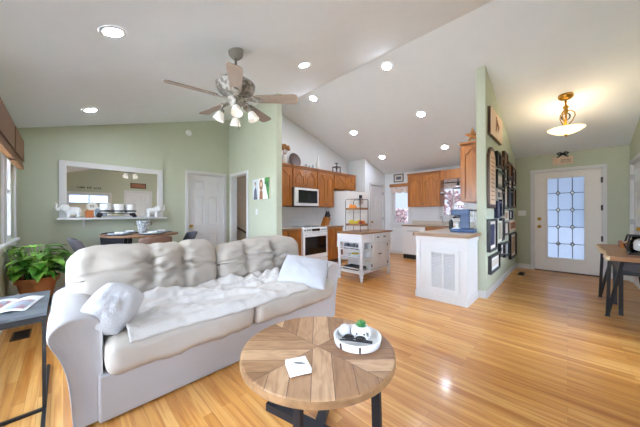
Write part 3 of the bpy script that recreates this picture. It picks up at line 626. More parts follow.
wd = obj('warming_drawer', B(x0+.008, x1-.008, 4.0, 4.04, .055, .205), APPL, t, bevel=.006); obj('handle', MB().tube([(x0+.07, 3.995, .175), (x0+.08, 3.97, .175), (x1-.08, 3.97, .175), (x1-.07, 3.995, .175)], .009, 8), APPL, wd, smooth=True)
# microwave
t = thing('microwave', 'white over the range microwave with a black window', 'microwave', (3.92, 4.45, 1.375))
x0, x1 = 3.545, 4.295
obj('body', B(x0, x1, 4.28, 4.655, 1.375, 1.795), DKGREY, t)
dr = obj('door', B(x0, x1, 4.25, 4.28, 1.385, 1.79), APPL, t, bevel=.006)
obj('window', B(x0+.11, x1-.05, 4.244, 4.25, 1.45, 1.74), BLKGL, dr, bevel=.003); obj('handle', MB().tube([(x0+.06, 4.25, 1.45), (x0+.06, 4.21, 1.47), (x0+.06, 4.21, 1.71), (x0+.06, 4.25, 1.73)], .010, 8), APPL, dr, smooth=True)
obj('vent_grille', B(x0+.01, x1-.01, 4.27, 4.60, 1.365, 1.376), DKGREY, t)
# refrigerator
t = thing('refrigerator', 'white refrigerator under the short oak cabinet', 'refrigerator', (5.40, 4.3, 0))
obj('body', B(4.955, 5.845, 3.98, 4.655, .03, 1.78), APPL, t, bevel=.01)
for nm, z0, z1, hz in (('freezer_door', 1.24, 1.78, (1.30, 1.60)), ('door', .06, 1.23, (.75, 1.15))):
    d_ = obj(nm, B(4.955, 5.845, 3.92, 3.978, z0, z1), APPL, t, bevel=.012); obj('handle', MB().tube([(5.02, 3.92, hz[0]), (5.02, 3.875, hz[0]+.02), (5.02, 3.875, hz[1]-.02), (5.02, 3.92, hz[1])], .011, 8), APPL, d_, smooth=True)

# on top of the cabinets
ct = 2.291
t = thing('flower_vase', 'white vase of dried brown flowers on top of the cabinets', 'vase', (3.40, 4.42, ct))
obj('vase', MB().lathe([(.05, 0), (.06, .01), (.062, .16), (.058, .20), (.050, .20), (.052, .02)], (3.40, 4.42, ct), 20), CERAM, t, smooth=True)
rnd = random.Random(2)
for i in range(12):
    a = rnd.uniform(0, 6.28); rr = rnd.uniform(.02, .11); h = rnd.uniform(.14, .24); p = Vector((3.40+rr*math.cos(a), 4.42+rr*math.sin(a), ct+.2+h))
    k = MB(); k.tube([(3.40, 4.42, ct+.12), (3.40+rr*.3*math.cos(a), 4.42+rr*.3*math.sin(a), ct+.22), p], .003, 5); st_ = obj('stem', k, DRIED, t)
    k = MB(); k.sphere(p, .034, 8, 6, 1.2); obj('dried_flower_head', k, DRIED, st_)
t = thing('display_plate', 'brown patterned plate leaning on top of the cabinets', 'plate', (3.79, 4.50, ct))
q = Matrix.Translation((3.79, 4.545, ct+.165)) @ Matrix.Rotation(R(76), 4, 'X')
k = MB(); k.lathe([(.005, 0), (.10, .0), (.125, .012), (.165, .022), (.165, .027), (.12, .018), (.09, .008), (.005, .008)], (0, 0, 0), 36); k.bm.transform(q); obj('plate', k, PLATE, t, smooth=True)
k = MB(); k.lathe([(.158, .021), (.168, .021), (.168, .029), (.158, .029)], (0, 0, 0), 36); k.bm.transform(q); obj('rim', k, DKWOOD, t, smooth=True)
for i, (x, h, r_) in enumerate(((4.08, .10, .035), (4.19, .085, .03), (4.30, .11, .036))):
    o = obj('glass_jar', MB().lathe([(r_*.8, 0), (r_, .01), (r_, h*.7), (r_*.6, h*.85), (r_*.65, h), (r_*.55, h), (r_*.9, h*.65), (r_*.85, .012)], (x, 4.45, ct), 16), CERB, smooth=True)
    tag(o, ['small pale jar on the cabinets, nearest the brown plate', 'smallest pale jar on the cabinets, between two others', 'pale jar on the cabinets, nearest the tall white bottle'][i], 'jar', 'pale jars on the cabinets')
o = obj('tall_bottle', MB().lathe([(.03, 0), (.055, .01), (.058, .12), (.04, .20), (.018, .28), (.016, .36), (.01, .36)], (4.47, 4.45, ct), 18), CERAM, smooth=True); tag(o, 'tall white tapering bottle on top of the cabinets', 'bottle')
t = thing('candle_lantern', 'small dark wooden candle lantern on the cabinets near the refrigerator', 'lantern', (5.15, 4.42, ct))
k = MB(); x, y = 5.15, 4.42
for dx in (-1, 1):
    for dy in (-1, 1): k.box(x+dx*.07-.01, x+dx*.07+.01, y+dy*.07-.01, y+dy*.07+.01, ct+.015, ct+.15)
k.box(x-.085, x+.085, y-.085, y+.085, ct, ct+.015); k.box(x-.085, x+.085, y-.085, y+.085, ct+.15, ct+.17); obj('frame', k, DKWOOD, t)
obj('candle', MB().lathe([(.03, .015), (.03, .10), (.002, .105)], (x, y, ct), 14), CERAM, t); obj('top_finial', MB().lathe([(.02, .17), (.012, .19), (.012, .25), (.05, .255), (.05, .265), (.005, .27)], (x, y, ct), 14), BLK, t)
# star on the gallery cabinet
t = MB(); sx, sy, sz = 4.68, 1.10, 2.371
P5 = [((.13 if i % 2 == 0 else .05)*math.sin(math.pi*i/5), .105+(.13 if i % 2 == 0 else .05)*math.cos(math.pi*i/5)) for i in range(10)]
for s_ in (-1, 1): t.loft([[(sx, sy+u, sz+w) for u, w in P5], [(sx+s_*.03, sy+u*.05, sz+.105+(w-.105)*.05) for u, w in P5]])
o = obj('barn_star', t, DRIED); tag(o, 'bronze barn star standing on the oak cabinet by the gallery wall', 'decoration')

# knife block and bottle on the range counters
t = thing('knife_block', 'wooden knife block with black handled knives beside the range', 'knife block', (4.52, 4.30, .905))
q = Matrix.Translation((4.54, 4.30, .9055)) @ Matrix.Rotation(R(25), 4, 'Y') @ Matrix.Scale(1.25, 4)
k = MB(); k.loft([[(x, y, z) for x, z in ((-.05, -.0233), (.06, .028), (.06, .20), (-.05, .17))] for y in (-.055, .055)]); k.bm.transform(q); obj('block', k, OAK, t, bevel=.004)
for i in range(6):
    k = MB(); k.bar((-.03+.03*(i % 3), -.025+.05*(i//3), .175), (-.03+.03*(i % 3), -.025+.05*(i//3), .30-.02*(i % 3)), .018, .03); k.bm.transform(q); obj('knife_handle', k, BLK, t, bevel=.003)
o = obj('oil_bottle', MB().lathe([(.025, 0), (.03, .01), (.03, .13), (.012, .18), (.012, .23), (.004, .235)], (3.08, 4.30, .906), 14), DKGREY, smooth=True); tag(o, 'dark bottle on the counter left of the range', 'bottle')

# ------------------------------------------------------------------ sink run, peninsula
mp = mX(6.40)
base_cab(mp, .63, 1.60, 2.545, 'oak sink base cabinet right of the dishwasher', [('drawer', 1.61, 2.535, .70, .855), ('door', 1.61, 2.07, .12, .69), ('doorl', 2.075, 2.535, .12, .69)])
t = thing('dishwasher', 'white dishwasher under the counter by the kitchen window', 'dishwasher', (6.70, 2.86, 0))
obj('body', B(6.42, 7.02, 2.555, 3.165, .12, .86), APPL, t); d_ = obj('door', B(6.385, 6.42, 2.555, 3.165, .13, .72), APPL, t, bevel=.005); obj('control_strip', B(6.38, 6.42, 2.555, 3.165, .725, .86), APPL, t, bevel=.005)
obj('handle', B(6.372, 6.384, 2.70, 3.02, .735, .755), STEEL, t); obj('toe_kick', B(6.44, 6.6, 2.56, 3.16, .0, .12), BLK, t)
t = thing('countertop', 'beige wood edged countertop below the sink window', 'countertop', (6.7, 2.4, .866), group='sink countertops')
obj('slab', B(6.385, 7.03, 1.62, 3.175, .866, .905), COUNTER, t); obj('wood_edge', B(6.367, 6.385, 1.62, 3.175, .866, .905), EDGEW, t); obj('backsplash', B(7.01, 7.035, 1.62, 3.175, .906, 1.0), COUNTER, t)
t = thing('faucet', 'curved steel kitchen faucet at the sink window', 'faucet', (6.93, 2.32, .905))
obj('spout', MB().tube([(6.93, 2.32, .906), (6.93, 2.32, 1.06), (6.90, 2.32, 1.12), (6.84, 2.32, 1.13), (6.79, 2.32, 1.09), (6.78, 2.32, 1.05)], .012, 10), STEEL, t, smooth=True); obj('lever', MB().tube([(6.93, 2.24, .906), (6.93, 2.24, .95), (6.90, 2.22, .98)], .012, 8), STEEL, t, smooth=True); obj('base_plate', MB().lathe([(.03, 0), (.03, .01), (.014, .02)], (6.93, 2.32, .906), 16), STEEL, t)
t = thing('soap_bottle', 'dark soap pump bottle beside the blue coffee maker', 'bottle', (4.62, 1.41, .928))
sbx, sby = 4.62, 1.41
obj('bottle', MB().lathe([(.03, 0), (.034, .01), (.034, .13), (.02, .16), (.012, .17)], (sbx, sby, .9285), 16), DKGREY, t, smooth=True); obj('pump', MB().tube([(sbx, sby, 1.09), (sbx, sby, 1.18), (sbx-.03, sby, 1.185), (sbx-.05, sby, 1.17)], .007, 8), STEEL, t, smooth=True)
# peninsula: a white end with a louvred return grille, counters running along the gallery wall
t = thing('peninsula', 'white kitchen peninsula with a louvred return grille in its end', 'peninsula', (3.9, 1.25, 0))
obj('base', B(3.62, 6.37, .934, 1.575, 0, .885), TRIM, t); obj('side_panel', B(3.62, 4.163, .918, .934, 0, .885), TRIM, t)
k = MB(); k.box(3.603, 3.62, .905, 1.588, 0, .09); k.box(3.62, 4.165, .905, .918, 0, .09); obj('plinth', k, TRIM, t, bevel=.004)
k = MB(); k.box(3.606, 3.62, .908, 1.585, .82, .885); k.box(3.62, 4.175, .908, .918, .82, .885); obj('apron', k, TRIM, t, bevel=.003)
for y0_, y1_ in ((.918, .975), (1.515, 1.575)): obj('corner_board', B(3.611, 3.62, y0_, y1_, .09, .82), TRIM, t)
gk = MB(); ga, gb, gz0, gz1 = 1.006, 1.408, .14, .715
for a, b, z0, z1 in ((ga, ga+.05, gz0, gz1), (gb-.05, gb, gz0, gz1), (ga+.05, gb-.05, gz0, gz0+.05), (ga+.05, gb-.05, gz1-.05, gz1), ((ga+gb)/2-.012, (ga+gb)/2+.012, gz0+.05, gz1-.05)): gk.box(3.602, 3.62, a, b, z0, z1)
gr = obj('return_grille', gk, TRIM, t, bevel=.003)
obj('grille_gap_shade', B(3.6192, 3.6199, ga+.05, gb-.05, gz0+.05, gz1-.05), SLATE, gr)  # dark sheet painted in for the shade between the louvres
lk = MB()
for i in range(24):
    z = gz0+.055+i*(gz1-gz0-.11)/23
    for a, b in ((ga+.05, (ga+gb)/2-.012), ((ga+gb)/2+.012, gb-.05)): lk.quadbox([(3.606, a, z-.009), (3.606, b, z-.009), (3.618, b, z+.003), (3.618, a, z+.003), (3.606, a, z-.003), (3.606, b, z-.003), (3.618, b, z+.007), (3.618, a, z+.007)])
obj('louvres', lk, TRIM, gr)
t = thing('countertop', 'beige countertop of the white peninsula, wood edged', 'countertop', (3.9, 1.25, .887), group='sink countertops')
k = MB(); k.box(3.595, 4.165, .89, 1.60, .887, .927); k.box(4.165, 6.365, .935, 1.60, .887, .927); obj('slab', k, COUNTER, t)
k = MB(); k.box(3.575, 3.595, .875, 1.61, .885, .928); k.box(3.595, 4.18, .875, .89, .885, .928); obj('wood_edge', k, EDGEW, t, bevel=.002)
# blue coffee maker
cx, cy, cz = 4.12, 1.10, .928
t = thing('coffee_maker', 'blue coffee maker on the white peninsula', 'coffee maker', (cx, cy, cz))
obj('base', B(cx-.09, cx+.16, cy-.165, cy+.145, cz, cz+.055), BLUE, t, bevel=.012)
obj('drip_tray', B(cx-.06, cx+.12, cy+.02, cy+.12, cz+.055, cz+.062), STEEL, t)
obj('column', B(cx-.07, cx+.13, cy-.105, cy+.015, cz+.055, cz+.33), BLUE, t, bevel=.008)
hd = obj('head', B(cx-.075, cx+.135, cy-.105, cy+.135, cz+.25, cz+.335), BLUE, t, bevel=.01)
obj('brew_spout', MB().lathe([(.02, .205), (.045, .22), (.05, .25)], (cx+.03, cy+.075, cz), 16), STEEL, hd, smooth=True)
obj('filter_handle', MB().tube([(cx-.01, cy+.075, cz+.225), (cx-.09, cy+.10, cz+.215)], .012, 8, [.008, .014]), BLK, hd, smooth=True)
obj('water_tank', B(cx-.05, cx+.11, cy-.158, cy-.107, cz+.056, cz+.31), CLEAR, t, bevel=.004); obj('tank_lid', B(cx-.055, cx+.115, cy-.162, cy-.106, cz+.311, cz+.33), BLK, t, bevel=.003)
t = thing('mug', 'small white mug under the spout of the blue coffee maker', 'mug', (cx+.02, cy+.075, cz+.063))
obj('cup', MB().lathe([(.026, 0), (.032, .01), (.036, .085), (.032, .085), (.028, .012)], (cx+.02, cy+.075, cz+.0625), 18), CERAM, t, smooth=True); obj('handle', MB().tube([(cx-.014, cy+.09, cz+.13), (cx-.04, cy+.105, cz+.125), (cx-.04, cy+.105, cz+.10), (cx-.012, cy+.09, cz+.09)], .005, 6), CERAM, t, smooth=True)
# sink window dressing: shade roll, pendants; valance at the narrow window; picture
o = obj('roman_shade', MB().box(6.985, 7.01, 1.76, 2.44, 1.86, 2.10).box(6.975, 7.012, 1.76, 2.44, 1.84, 1.90), CURT); tag(o, 'gathered floral shade at the top of the sink window', 'shade')
o = obj('curtain_rod', MB().tube([(6.945, 1.72, 1.99), (6.945, 2.48, 1.99)], .012, 8).tube([(6.945, 1.725, 1.99), (7.035, 1.725, 1.99)], .008, 6).tube([(6.945, 2.475, 1.99), (7.035, 2.475, 1.99)], .008, 6), DKWOOD, smooth=True); tag(o, 'dark curtain rod across the sink window', 'curtain rod')
for i, (y, z) in enumerate(((2.328, 1.70), (1.927, 1.83))):
    x = 6.85
    t = thing('pendant_lamp', ['black and white pendant over the sink, nearer the two door cabinet', 'black and white pendant over the sink, nearer the gallery wall'][i], 'light', (x, y, 2.1195), group='pendants over the sink')
    obj('cord', MB().tube([(x, y, 2.1195), (x, y, z+.12)], .012, 6), BLK, t); obj('socket', MB().lathe([(.03, .05), (.03, .10), (.012, .14)], (x, y, z), 14), BLK, t, smooth=True)
    obj('lamp_shade', MB().lathe([(.03, .06), (.06, .05), (.115, .012), (.115, .0), (.105, .004), (.05, .04)], (x, y, z), 24), CERAM, t, smooth=True); obj('shade_rim', MB().lathe([(.117, -.012), (.12, -.012), (.12, .010), (.117, .010)], (x, y, z), 24), BLK, t, smooth=True)
def scallop(x, y0, y1, z0, z1, mat, label):
    k = MB(); k.grid(lambda u, v: (x+.018*math.sin(u*34), y0+(y1-y0)*u, z1-(z1-z0)*v*(.8+.2*abs(math.sin(u*9)))), 48, 6)
    o = obj('window_swag', k, mat, smooth=True, mods=lambda o: setattr(o.modifiers.new('s', 'SOLIDIFY'), 'thickness', .004)); return tag(o, label, 'curtain')
scallop(6.99, 3.24, 3.83, 1.80, 1.99, CURT, 'floral swag at the top of the narrow kitchen window')
o = obj('valance_rod', B(6.96, 7.015, 3.20, 3.86, 1.995, 2.085), OAKD, bevel=.006); tag(o, 'wooden valance board over the narrow kitchen window', 'valance')
def picture(mp, u0, u1, w0, w1, fm, im, label, fwid=.02, dep=.02, name='picture_frame', group=None, mat=None, cat='picture'):
    c = Vector(mp((u0+u1)/2, 0, w0)); t = thing(name, label, cat, c, group=group); k = MB()
    for a, b, z0, z1 in ((u0, u0+fwid, w0, w1), (u1-fwid, u1, w0, w1), (u0+fwid, u1-fwid, w0, w0+fwid), (u0+fwid, u1-fwid, w1-fwid, w1)): mbox(mp, a, b, .001, dep, z0, z1, k)
    obj('frame', k, fm, t)
    if mat:
        q = min(.05, .22*(u1-u0)); mk = mbox(mp, u0+fwid, u1-fwid, .001, dep*.5, w0+fwid, w1-fwid); obj('mat_board', mk, mat, t); obj('print', mbox(mp, u0+fwid+q, u1-fwid-q, dep*.5, dep*.5+.001, w0+fwid+q, w1-fwid-q), im, t)
    else: obj('print', mbox(mp, u0+fwid, u1-fwid, .001, dep*.5, w0+fwid, w1-fwid), im, t)
    return t
picture(mX(XR), 3.44, 3.75, 2.14, 2.38, DKGREY, SLATE, 'small dark framed picture above the narrow kitchen window', .025, .02, mat=STRING)

# ------------------------------------------------------------------ kitchen cart
cx0, cx1, cy0, cy1 = 3.625, 4.62, 2.545, 3.10; H = .867
t = thing('kitchen_cart', 'white kitchen cart with a butcher block top and turned legs', 'kitchen cart', (4.12, 2.81, 0))
obj('top', B(cx0-.02, cx1+.07, cy0-.015, cy1+.02, H-.028, H), BUTCH, t, bevel=.005)
for x in (cx0+.03, cx1-.03):
    for y in (cy0+.03, cy1-.03):
        k = MB(); k.lathe([(.016, 0), (.022, .01), (.026, .04), (.020, .06), (.034, .075), (.036, .10), (.028, .115), (.033, .13)], (x, y, 0), 16); k.box(x-.034, x+.034, y-.034, y+.034, .13, .21)
        k.lathe([(.032, .21), (.026, .225), (.034, .24), (.030, .27), (.026, .40), (.030, .52), (.034, .55), (.026, .565), (.032, .58)], (x, y, 0), 16); k.box(x-.034, x+.034, y-.034, y+.034, .58, .69); obj('leg', k, TRIM, t, bevel=0)
obj('drawer_box', B(cx0, cx1, cy0, cy1, .685, H-.028), TRIM, t, bevel=.003)
obj('cabinet_box', B(cx0+.30, cx1-.06, cy0+.015, cy1-.01, .185, .685), TRIM, t)
for z in (.19, .40, .56): obj('shelf', B(cx0+.005, cx0+.30, cy0+.01, cy1-.01, z-.018, z), TRIM, t)
obj('bottom_rail', B(cx0+.005, cx1-.005, cy0+.005, cy1-.005, .14, .172), TRIM, t, bevel=.003)
for z in (.235, .445, .605):
    obj('shelf_rail', B(cx0+.004, cx0+.012, cy0+.06, cy1-.06, z-.02, z), TRIM, t)
mp = mY(cy0)
for i in range(2):
    a = cx0+.31+i*.28; k = mbox(mp, a, a+.27, -.012, .006, .20, .665); six_ = [(a+.04, a+.23, .24, .625)]
    for q in six_: mbox(mp, q[0], q[1], .006, .010, q[2], q[3], k)
    d_ = obj('door', k, TRIM, t, bevel=.003); ku = a+.245 if i == 0 else a+.025
    obj('latch', mbox(mp, ku-.03 if i == 0 else ku-.012, ku+.012, .006, .018, .44, .46), BLK, d_)
    for z in (.26, .60): obj('hinge', mbox(mp, (a if i == 0 else a+.27)-.008, (a if i == 0 else a+.27)+.008, .0, .012, z-.025, z+.025), BLK, d_)
dk = obj('drawer', mbox(mp, cx0+.36, cx1-.12, -.01, .012, .71, .81), TRIM, t, bevel=.003)
for u in (cx0+.50, cx1-.26): obj('drawer_pull', mbox(mp, u-.03, u+.03, .012, .03, .755, .775), BLK, dk, bevel=.004)
# goods on the cart's open shelves
for i in range(3):
    y = 2.68+.13*i; t = thing('storage_jar', ['dark jar on the cart shelf, nearest the cart doors', 'middle dark jar on the cart top shelf', 'dark jar on the cart shelf, farthest from the cart doors'][i], 'jar', (cx0+.09, y, .561), group='dark jars on the cart shelf')
    obj('jar', MB().lathe([(.044, 0), (.050, .01), (.050, .088), (.040, .093)], (cx0+.09, y, .5605), 16), SLATE, t, smooth=True); obj('lid', MB().lathe([(.044, .093), (.044, .108), (.005, .112)], (cx0+.09, y, .5605), 16), STEEL, t)
o = obj('fruit_bowl', MB().lathe([(.05, 0), (.09, .03), (.12, .07), (.115, .07), (.08, .03), (.03, .01)], (cx0+.14, 2.79, .4005), 24), CERB, smooth=True); tag(o, 'pale bowl of yellow fruit on the cart middle shelf', 'bowl')
for i in range(5):
    a = i*1.257; x, y = cx0+.14+.055*math.cos(a), 2.79+.055*math.sin(a); o = obj('lemon', MB().sphere((x, y, .455), .03, 12, 8, 1, 1.25), BANANA, smooth=True)
    tag(o, 'yellow lemon in the bowl on the cart shelf', 'lemon', 'lemons in the cart bowl')
o = obj('storage_tray', MB().box(cx0+.02, cx0+.27, 2.64, 2.98, .1905, .205).box(cx0+.02, cx0+.03, 2.64, 2.98, .205, .24).box(cx0+.26, cx0+.27, 2.64, 2.98, .205, .24).box(cx0+.03, cx0+.26, 2.64, 2.65, .205, .24).box(cx0+.03, cx0+.26, 2.97, 2.98, .205, .24), DKGREY); tag(o, 'dark tray on the bottom shelf of the cart', 'tray')
# two tier basket stand with fruit
bx, by = 3.96, 2.89
t = thing('fruit_stand', 'two tier wood and wire fruit stand on the kitchen cart', 'fruit stand', (bx, by, H))
for nm, z in (('lower_tray', H+.115), ('upper_tray', H+.415)):
    k = MB(); k.box(bx-.115, bx+.115, by-.175, by+.175, z, z+.012)
    for a in ((bx-.12, bx-.11, by-.18, by+.18), (bx+.11, bx+.12, by-.18, by+.18), (bx-.11, bx+.11, by-.18, by-.17), (bx-.11, bx+.11, by+.17, by+.18)): k.box(*a, z-.004, z+.035)
    obj(nm, k, PINE, t)
k = MB()
for x in (bx-.127, bx+.127): k.tube([(x, by-.17, H+.001), (x, by-.17, H+.585), (x, by-.155, H+.61), (x, by+.155, H+.61), (x, by+.17, H+.585), (x, by+.17, H+.001)], .006, 6)
k.tube([(bx-.127, by-.17, H+.11), (bx+.127, by-.17, H+.11)], .005, 6); k.tube([(bx-.127, by+.17, H+.11), (bx+.127, by+.17, H+.11)], .005, 6); obj('wire_frame', k, BLK, t, smooth=True)
def banana(c, rz, lift, label):
    k = MB(); pts = []; rs = []
    for i in range(10):
        a = R(-55+110*i/9); p = Vector((math.sin(a)*.125, 0, -.125*math.cos(a)+.125)); p = Matrix.Rotation(rz, 3, 'Z') @ (Matrix.Rotation(lift, 3, 'X') @ p); pts.append(p+Vector(c)); rs.append(.023*min(1, .35+1.6*math.sin(math.pi*(i+.4)/9.8)))
    o = obj('banana', k.tube(pts, .018, 10, rs), BANANA, smooth=True); return tag(o, label, 'banana', 'bananas on the lower tier')
for i, yy in enumerate((-.08, -.04, 0)): banana((bx-.02+.03*i, by+.06, H+.147+.008*i), R(90), R(-18+20*i), ['banana nearest the edge of the lower fruit tier', 'banana in the middle of the bunch on the lower fruit tier', 'innermost banana of the bunch on the lower fruit tier'][i])
for i, (dx, dy, m_) in enumerate(((-.055, -.125, REDF), (.03, -.125, ORANGE), (.065, -.04, REDF))):
    o = obj('apple' if m_ is REDF else 'orange', MB().sphere((bx+dx, by+dy, H+.170), .040, 14, 10, .95), m_, smooth=True); tag(o, ['red apple at the front of the lower fruit tier', 'orange beside the apples on the lower fruit tier', 'red apple at the back of the lower fruit tier'][i], 'fruit')
for i, (dx, dy, r_) in enumerate(((-.04, .10, .046), (-.045, .02, .038), (.05, .08, .036))):
    o = obj('orange', MB().sphere((bx+dx, by+dy, H+.428+r_), r_, 14, 10), ORANGE, smooth=True); tag(o, ['largest orange on the upper fruit tier', 'orange at the front of the upper fruit tier, right of the largest', 'orange at the back of the upper fruit tier'][i], 'fruit')
t = thing('door_caddy', 'slim grey caddy hung on the refrigerator door behind the fruit stand', 'caddy', (5.50, 3.9, 1.45))
obj('box', B(5.44, 5.57, 3.86, 3.919, 1.45, 1.60), STEEL, t, bevel=.004); obj('pens', B(5.46, 5.55, 3.875, 3.91, 1.60, 1.69), DKGREY, t)

# ------------------------------------------------------------------ mirror wall
MX0, MX1, MZ0, MZ1 = -.045, 1.34, 1.155, 2.045
t = thing('wall_mirror', 'large white framed mirror with a shelf on the sage wall', 'mirror', (.65, 5.55, 1.12))
mp = mY(YF); f = .085
k = MB()
for a, b, z0, z1 in ((MX0, MX0+f, MZ0, MZ1), (MX1-f, MX1, MZ0, MZ1), (MX0+f, MX1-f, MZ1-f, MZ1), (MX0+f, MX1-f, MZ0, MZ0+.03)): mbox(mp, a, b, .001, .03, z0, z1, k)
obj('frame', k, TRIM, t, bevel=.006)
obj('glass', mbox(mp, MX0+f-.005, MX1-f+.005, .001, .012, MZ0+.025, MZ1-f+.005), MIRROR, t)
obj('shelf', mbox(mp, MX0-.02, MX1+.03, .001, .17, MZ0-.028, MZ0), TRIM, t, bevel=.003)
for u in (.235, 1.12): obj('bracket', MB().prism([(u-.012, MZ0-.028), (u+.012, MZ0-.028), (u+.012, MZ0-.14), (u-.012, MZ0-.14)], mp, .001, .03), TRIM, t, bevel=.003)
# near wall pieces that the mirror shows
t = picture(mYp(YN), 1.80, 2.30, 2.20, 2.40, DKWOOD, CLAY, 'dark framed picture above the door seen in the mirror', .03)
k = MB(); x = .34; rnd = random.Random(9)
for wd in (5, 3, 5):
    for i in range(wd):
        h = rnd.choice((.06, .06, .075)); mbox(mYp(YN), x, x+.012, .001, .012, 2.10, 2.10+h, k); mbox(mYp(YN), x+.012, x+.03, .001, .012, 2.10+rnd.choice((0, .024, .046)), 2.115+rnd.choice((.0, .024, .046)), k); x += .04
    x += .05
o = obj('wall_lettering', k, BLK); o['kind'] = 'stuff'; tag(o, 'dark lettering above the window seen in the mirror', 'lettering')
# shelf ornaments
def elephant(x, y, z, s, face, label):
    t = thing('elephant_figurine', label, 'figurine', (x, y, z), group='white figurines on the mirror shelf')
    k = MB(); k.soft((x, y, z+.085*s), (.15*s, .085*s, .10*s), .045*s, 6, rot=Matrix.Rotation(0, 3, 'Z'))
    for dx in (-.045, .045):
        for dy in (-.022, .022): k.tube([(x+dx*s, y+dy*s, z+.0005), (x+dx*s, y+dy*s, z+.08*s)], .018*s, 10)
    hx = x+face*.085*s; k.sphere((hx, y, z+.125*s), .042*s, 14, 10)
    k.tube([(hx+face*.03*s, y, z+.12*s), (hx+face*.058*s, y, z+.10*s), (hx+face*.07*s, y, z+.12*s), (hx+face*.062*s, y, z+.16*s), (hx+face*.075*s, y, z+.185*s)], .012*s, 10, [.02*s, .016*s, .013*s, .011*s, .009*s])
    obj('body', k, CERAM, t, smooth=True)
    for dy in (-1, 1): obj('ear', MB().sphere((hx-face*.02*s, y+dy*.042*s, z+.12*s), .036*s, 12, 8, 1.1, 1, .3), CERAM, t, smooth=True)
    return t
elephant(.115, 5.475, MZ0+.001, 1.25, -1, 'white elephant figurine at the left end of the mirror shelf'); elephant(1.16, 5.475, MZ0+.001, 1.25, 1, 'white elephant figurine at the right end of the mirror shelf')
t = thing('wooden_sign', 'orange block with a round white plaque on the mirror shelf', 'ornament', (.325, 5.47, MZ0+.001))
obj('block', B(.25, .35, 5.445, 5.485, MZ0+.001, MZ0+.12), RUST, t, bevel=.004); k = MB(); k.lathe([(.065, 0), (.065, .012), (.06, .016), (.002, .016)], (0, 0, 0), 24); k.bm.transform(Matrix.Translation((.33, 5.465, MZ0+.185)) @ Matrix.Rotation(R(90), 4, 'X')); obj('plaque', k, STRING, t)
k = MB()
for i in range(3): k.box(.305+.017*i, .313+.017*i, 5.446, 5.450, MZ0+.165, MZ0+.205)
obj('plaque_marks', k, DKGREY, t)['kind'] = 'stuff'
t = thing('canister_rack', 'dark footed rack holding three white canisters on the mirror shelf', 'rack', (.65, 5.47, MZ0+.001))
k = MB()
for a, b in ((.40, .44), (.90, .86)): k.bar((a, 5.47, MZ0+.001), (b, 5.47, MZ0+.07), .014, .06)
k.box(.42, .88, 5.435, 5.505, MZ0+.066, MZ0+.076); obj('stand', k, BLK, t)
for i, s in enumerate(('white banded canister nearest the orange block, in the shelf rack', 'middle white banded canister in the shelf rack', 'white banded canister nearest the right figurine, in the shelf rack')):
    x = .50+.17*i; t = thing('canister', s, 'canister', (x, 5.47, MZ0+.077), group='white canisters in the shelf rack')
    obj('jar', MB().lathe([(.06, 0), (.07, .01), (.072, .145), (.066, .15), (.06, .142), (.06, .012)], (x, 5.47, MZ0+.0765), 20), CERAM, t, smooth=True); obj('band', MB().lathe([(.0705, .02), (.0735, .02), (.0735, .045), (.0705, .045)], (x, 5.47, MZ0+.0765), 20), DKGREY, t)

o = obj('smoke_detector', MB().loft([[(1.81+r_*math.cos(2*math.pi*i/28), YF-d, 2.873+r_*math.sin(2*math.pi*i/28)) for i in range(28)] for r_, d in ((.062, .001), (.064, .02), (.055, .034), (.02, .038))]), CERAM, smooth=True); tag(o, 'round white smoke detector high on the sage wall', 'smoke detector')
def plate_switch(mp, u0, u1, w0, w1, nt, label):
    t = thing('light_switch', label, 'light switch', mp((u0+u1)/2, 0, w0)); obj('plate', mbox(mp, u0, u1, .001, .007, w0, w1), CERAM, t, bevel=.002)
    for i in range(nt): u = u0+(u1-u0)*(i+.5)/nt; obj('rocker', mbox(mp, u-.016, u+.016, .007, .012, (w0+w1)/2-.032, (w0+w1)/2+.032), CERAM, t, bevel=.002)
plate_switch(mX(2.68), 4.335, 4.41, 1.19, 1.305, 1, 'white light switch below the photo canvas'); plate_switch(mX(XR), .635, .775, 1.145, 1.26, 3, 'white triple switch plate beside the front door')
# photo canvas, three strips with figures
t = thing('photo_canvas', 'unframed photo canvas of people on the green stair wall', 'picture', (2.67, 4.18, 1.49)); mp = mX(2.68)
obj('canvas', mbox(mp, 3.905, 4.475, .001, .03, 1.485, 1.885), STRING, t)
def pc(nm, poly, mat, d): obj(nm, MB().prism(poly, mp, .03, .03+d), mat, t)
def el(cu, cw, ru, rw, n_=16): return [(cu+ru*math.cos(2*math.pi*i/n_), cw+rw*math.sin(2*math.pi*i/n_)) for i in range(n_)]
pc('photo_backdrop', [(3.906, 1.486), (4.05, 1.486), (4.05, 1.884), (3.906, 1.884)], LEAFD, .0006); pc('photo_backdrop', [(4.05, 1.486), (4.28, 1.486), (4.28, 1.884), (4.05, 1.884)], CERAM, .0006); pc('photo_backdrop', [(4.28, 1.486), (4.474, 1.486), (4.474, 1.884), (4.28, 1.884)], CERB, .0006)
pc('photo_dress', [(3.93, 1.487), (4.10, 1.487), (4.07, 1.60), (4.05, 1.76), (4.02, 1.76)], PAPER, .0012); pc('photo_hair', el(4.17, 1.76, .06, .11), CLAY, .0010); pc('photo_face', el(4.17, 1.77, .033, .05), PINKW, .0016); pc('photo_dress', [(4.11, 1.487), (4.23, 1.487), (4.215, 1.65), (4.125, 1.65)], CLAY, .0013)
pc('photo_hair', el(4.38, 1.79, .03, .04), DKGREY, .0012); pc('photo_dress', [(4.30, 1.487), (4.44, 1.487), (4.42, 1.66), (4.36, 1.74), (4.33, 1.66)], SLATE, .0010); pc('photo_face', el(4.385, 1.78, .02, .03), PINKW, .0016)
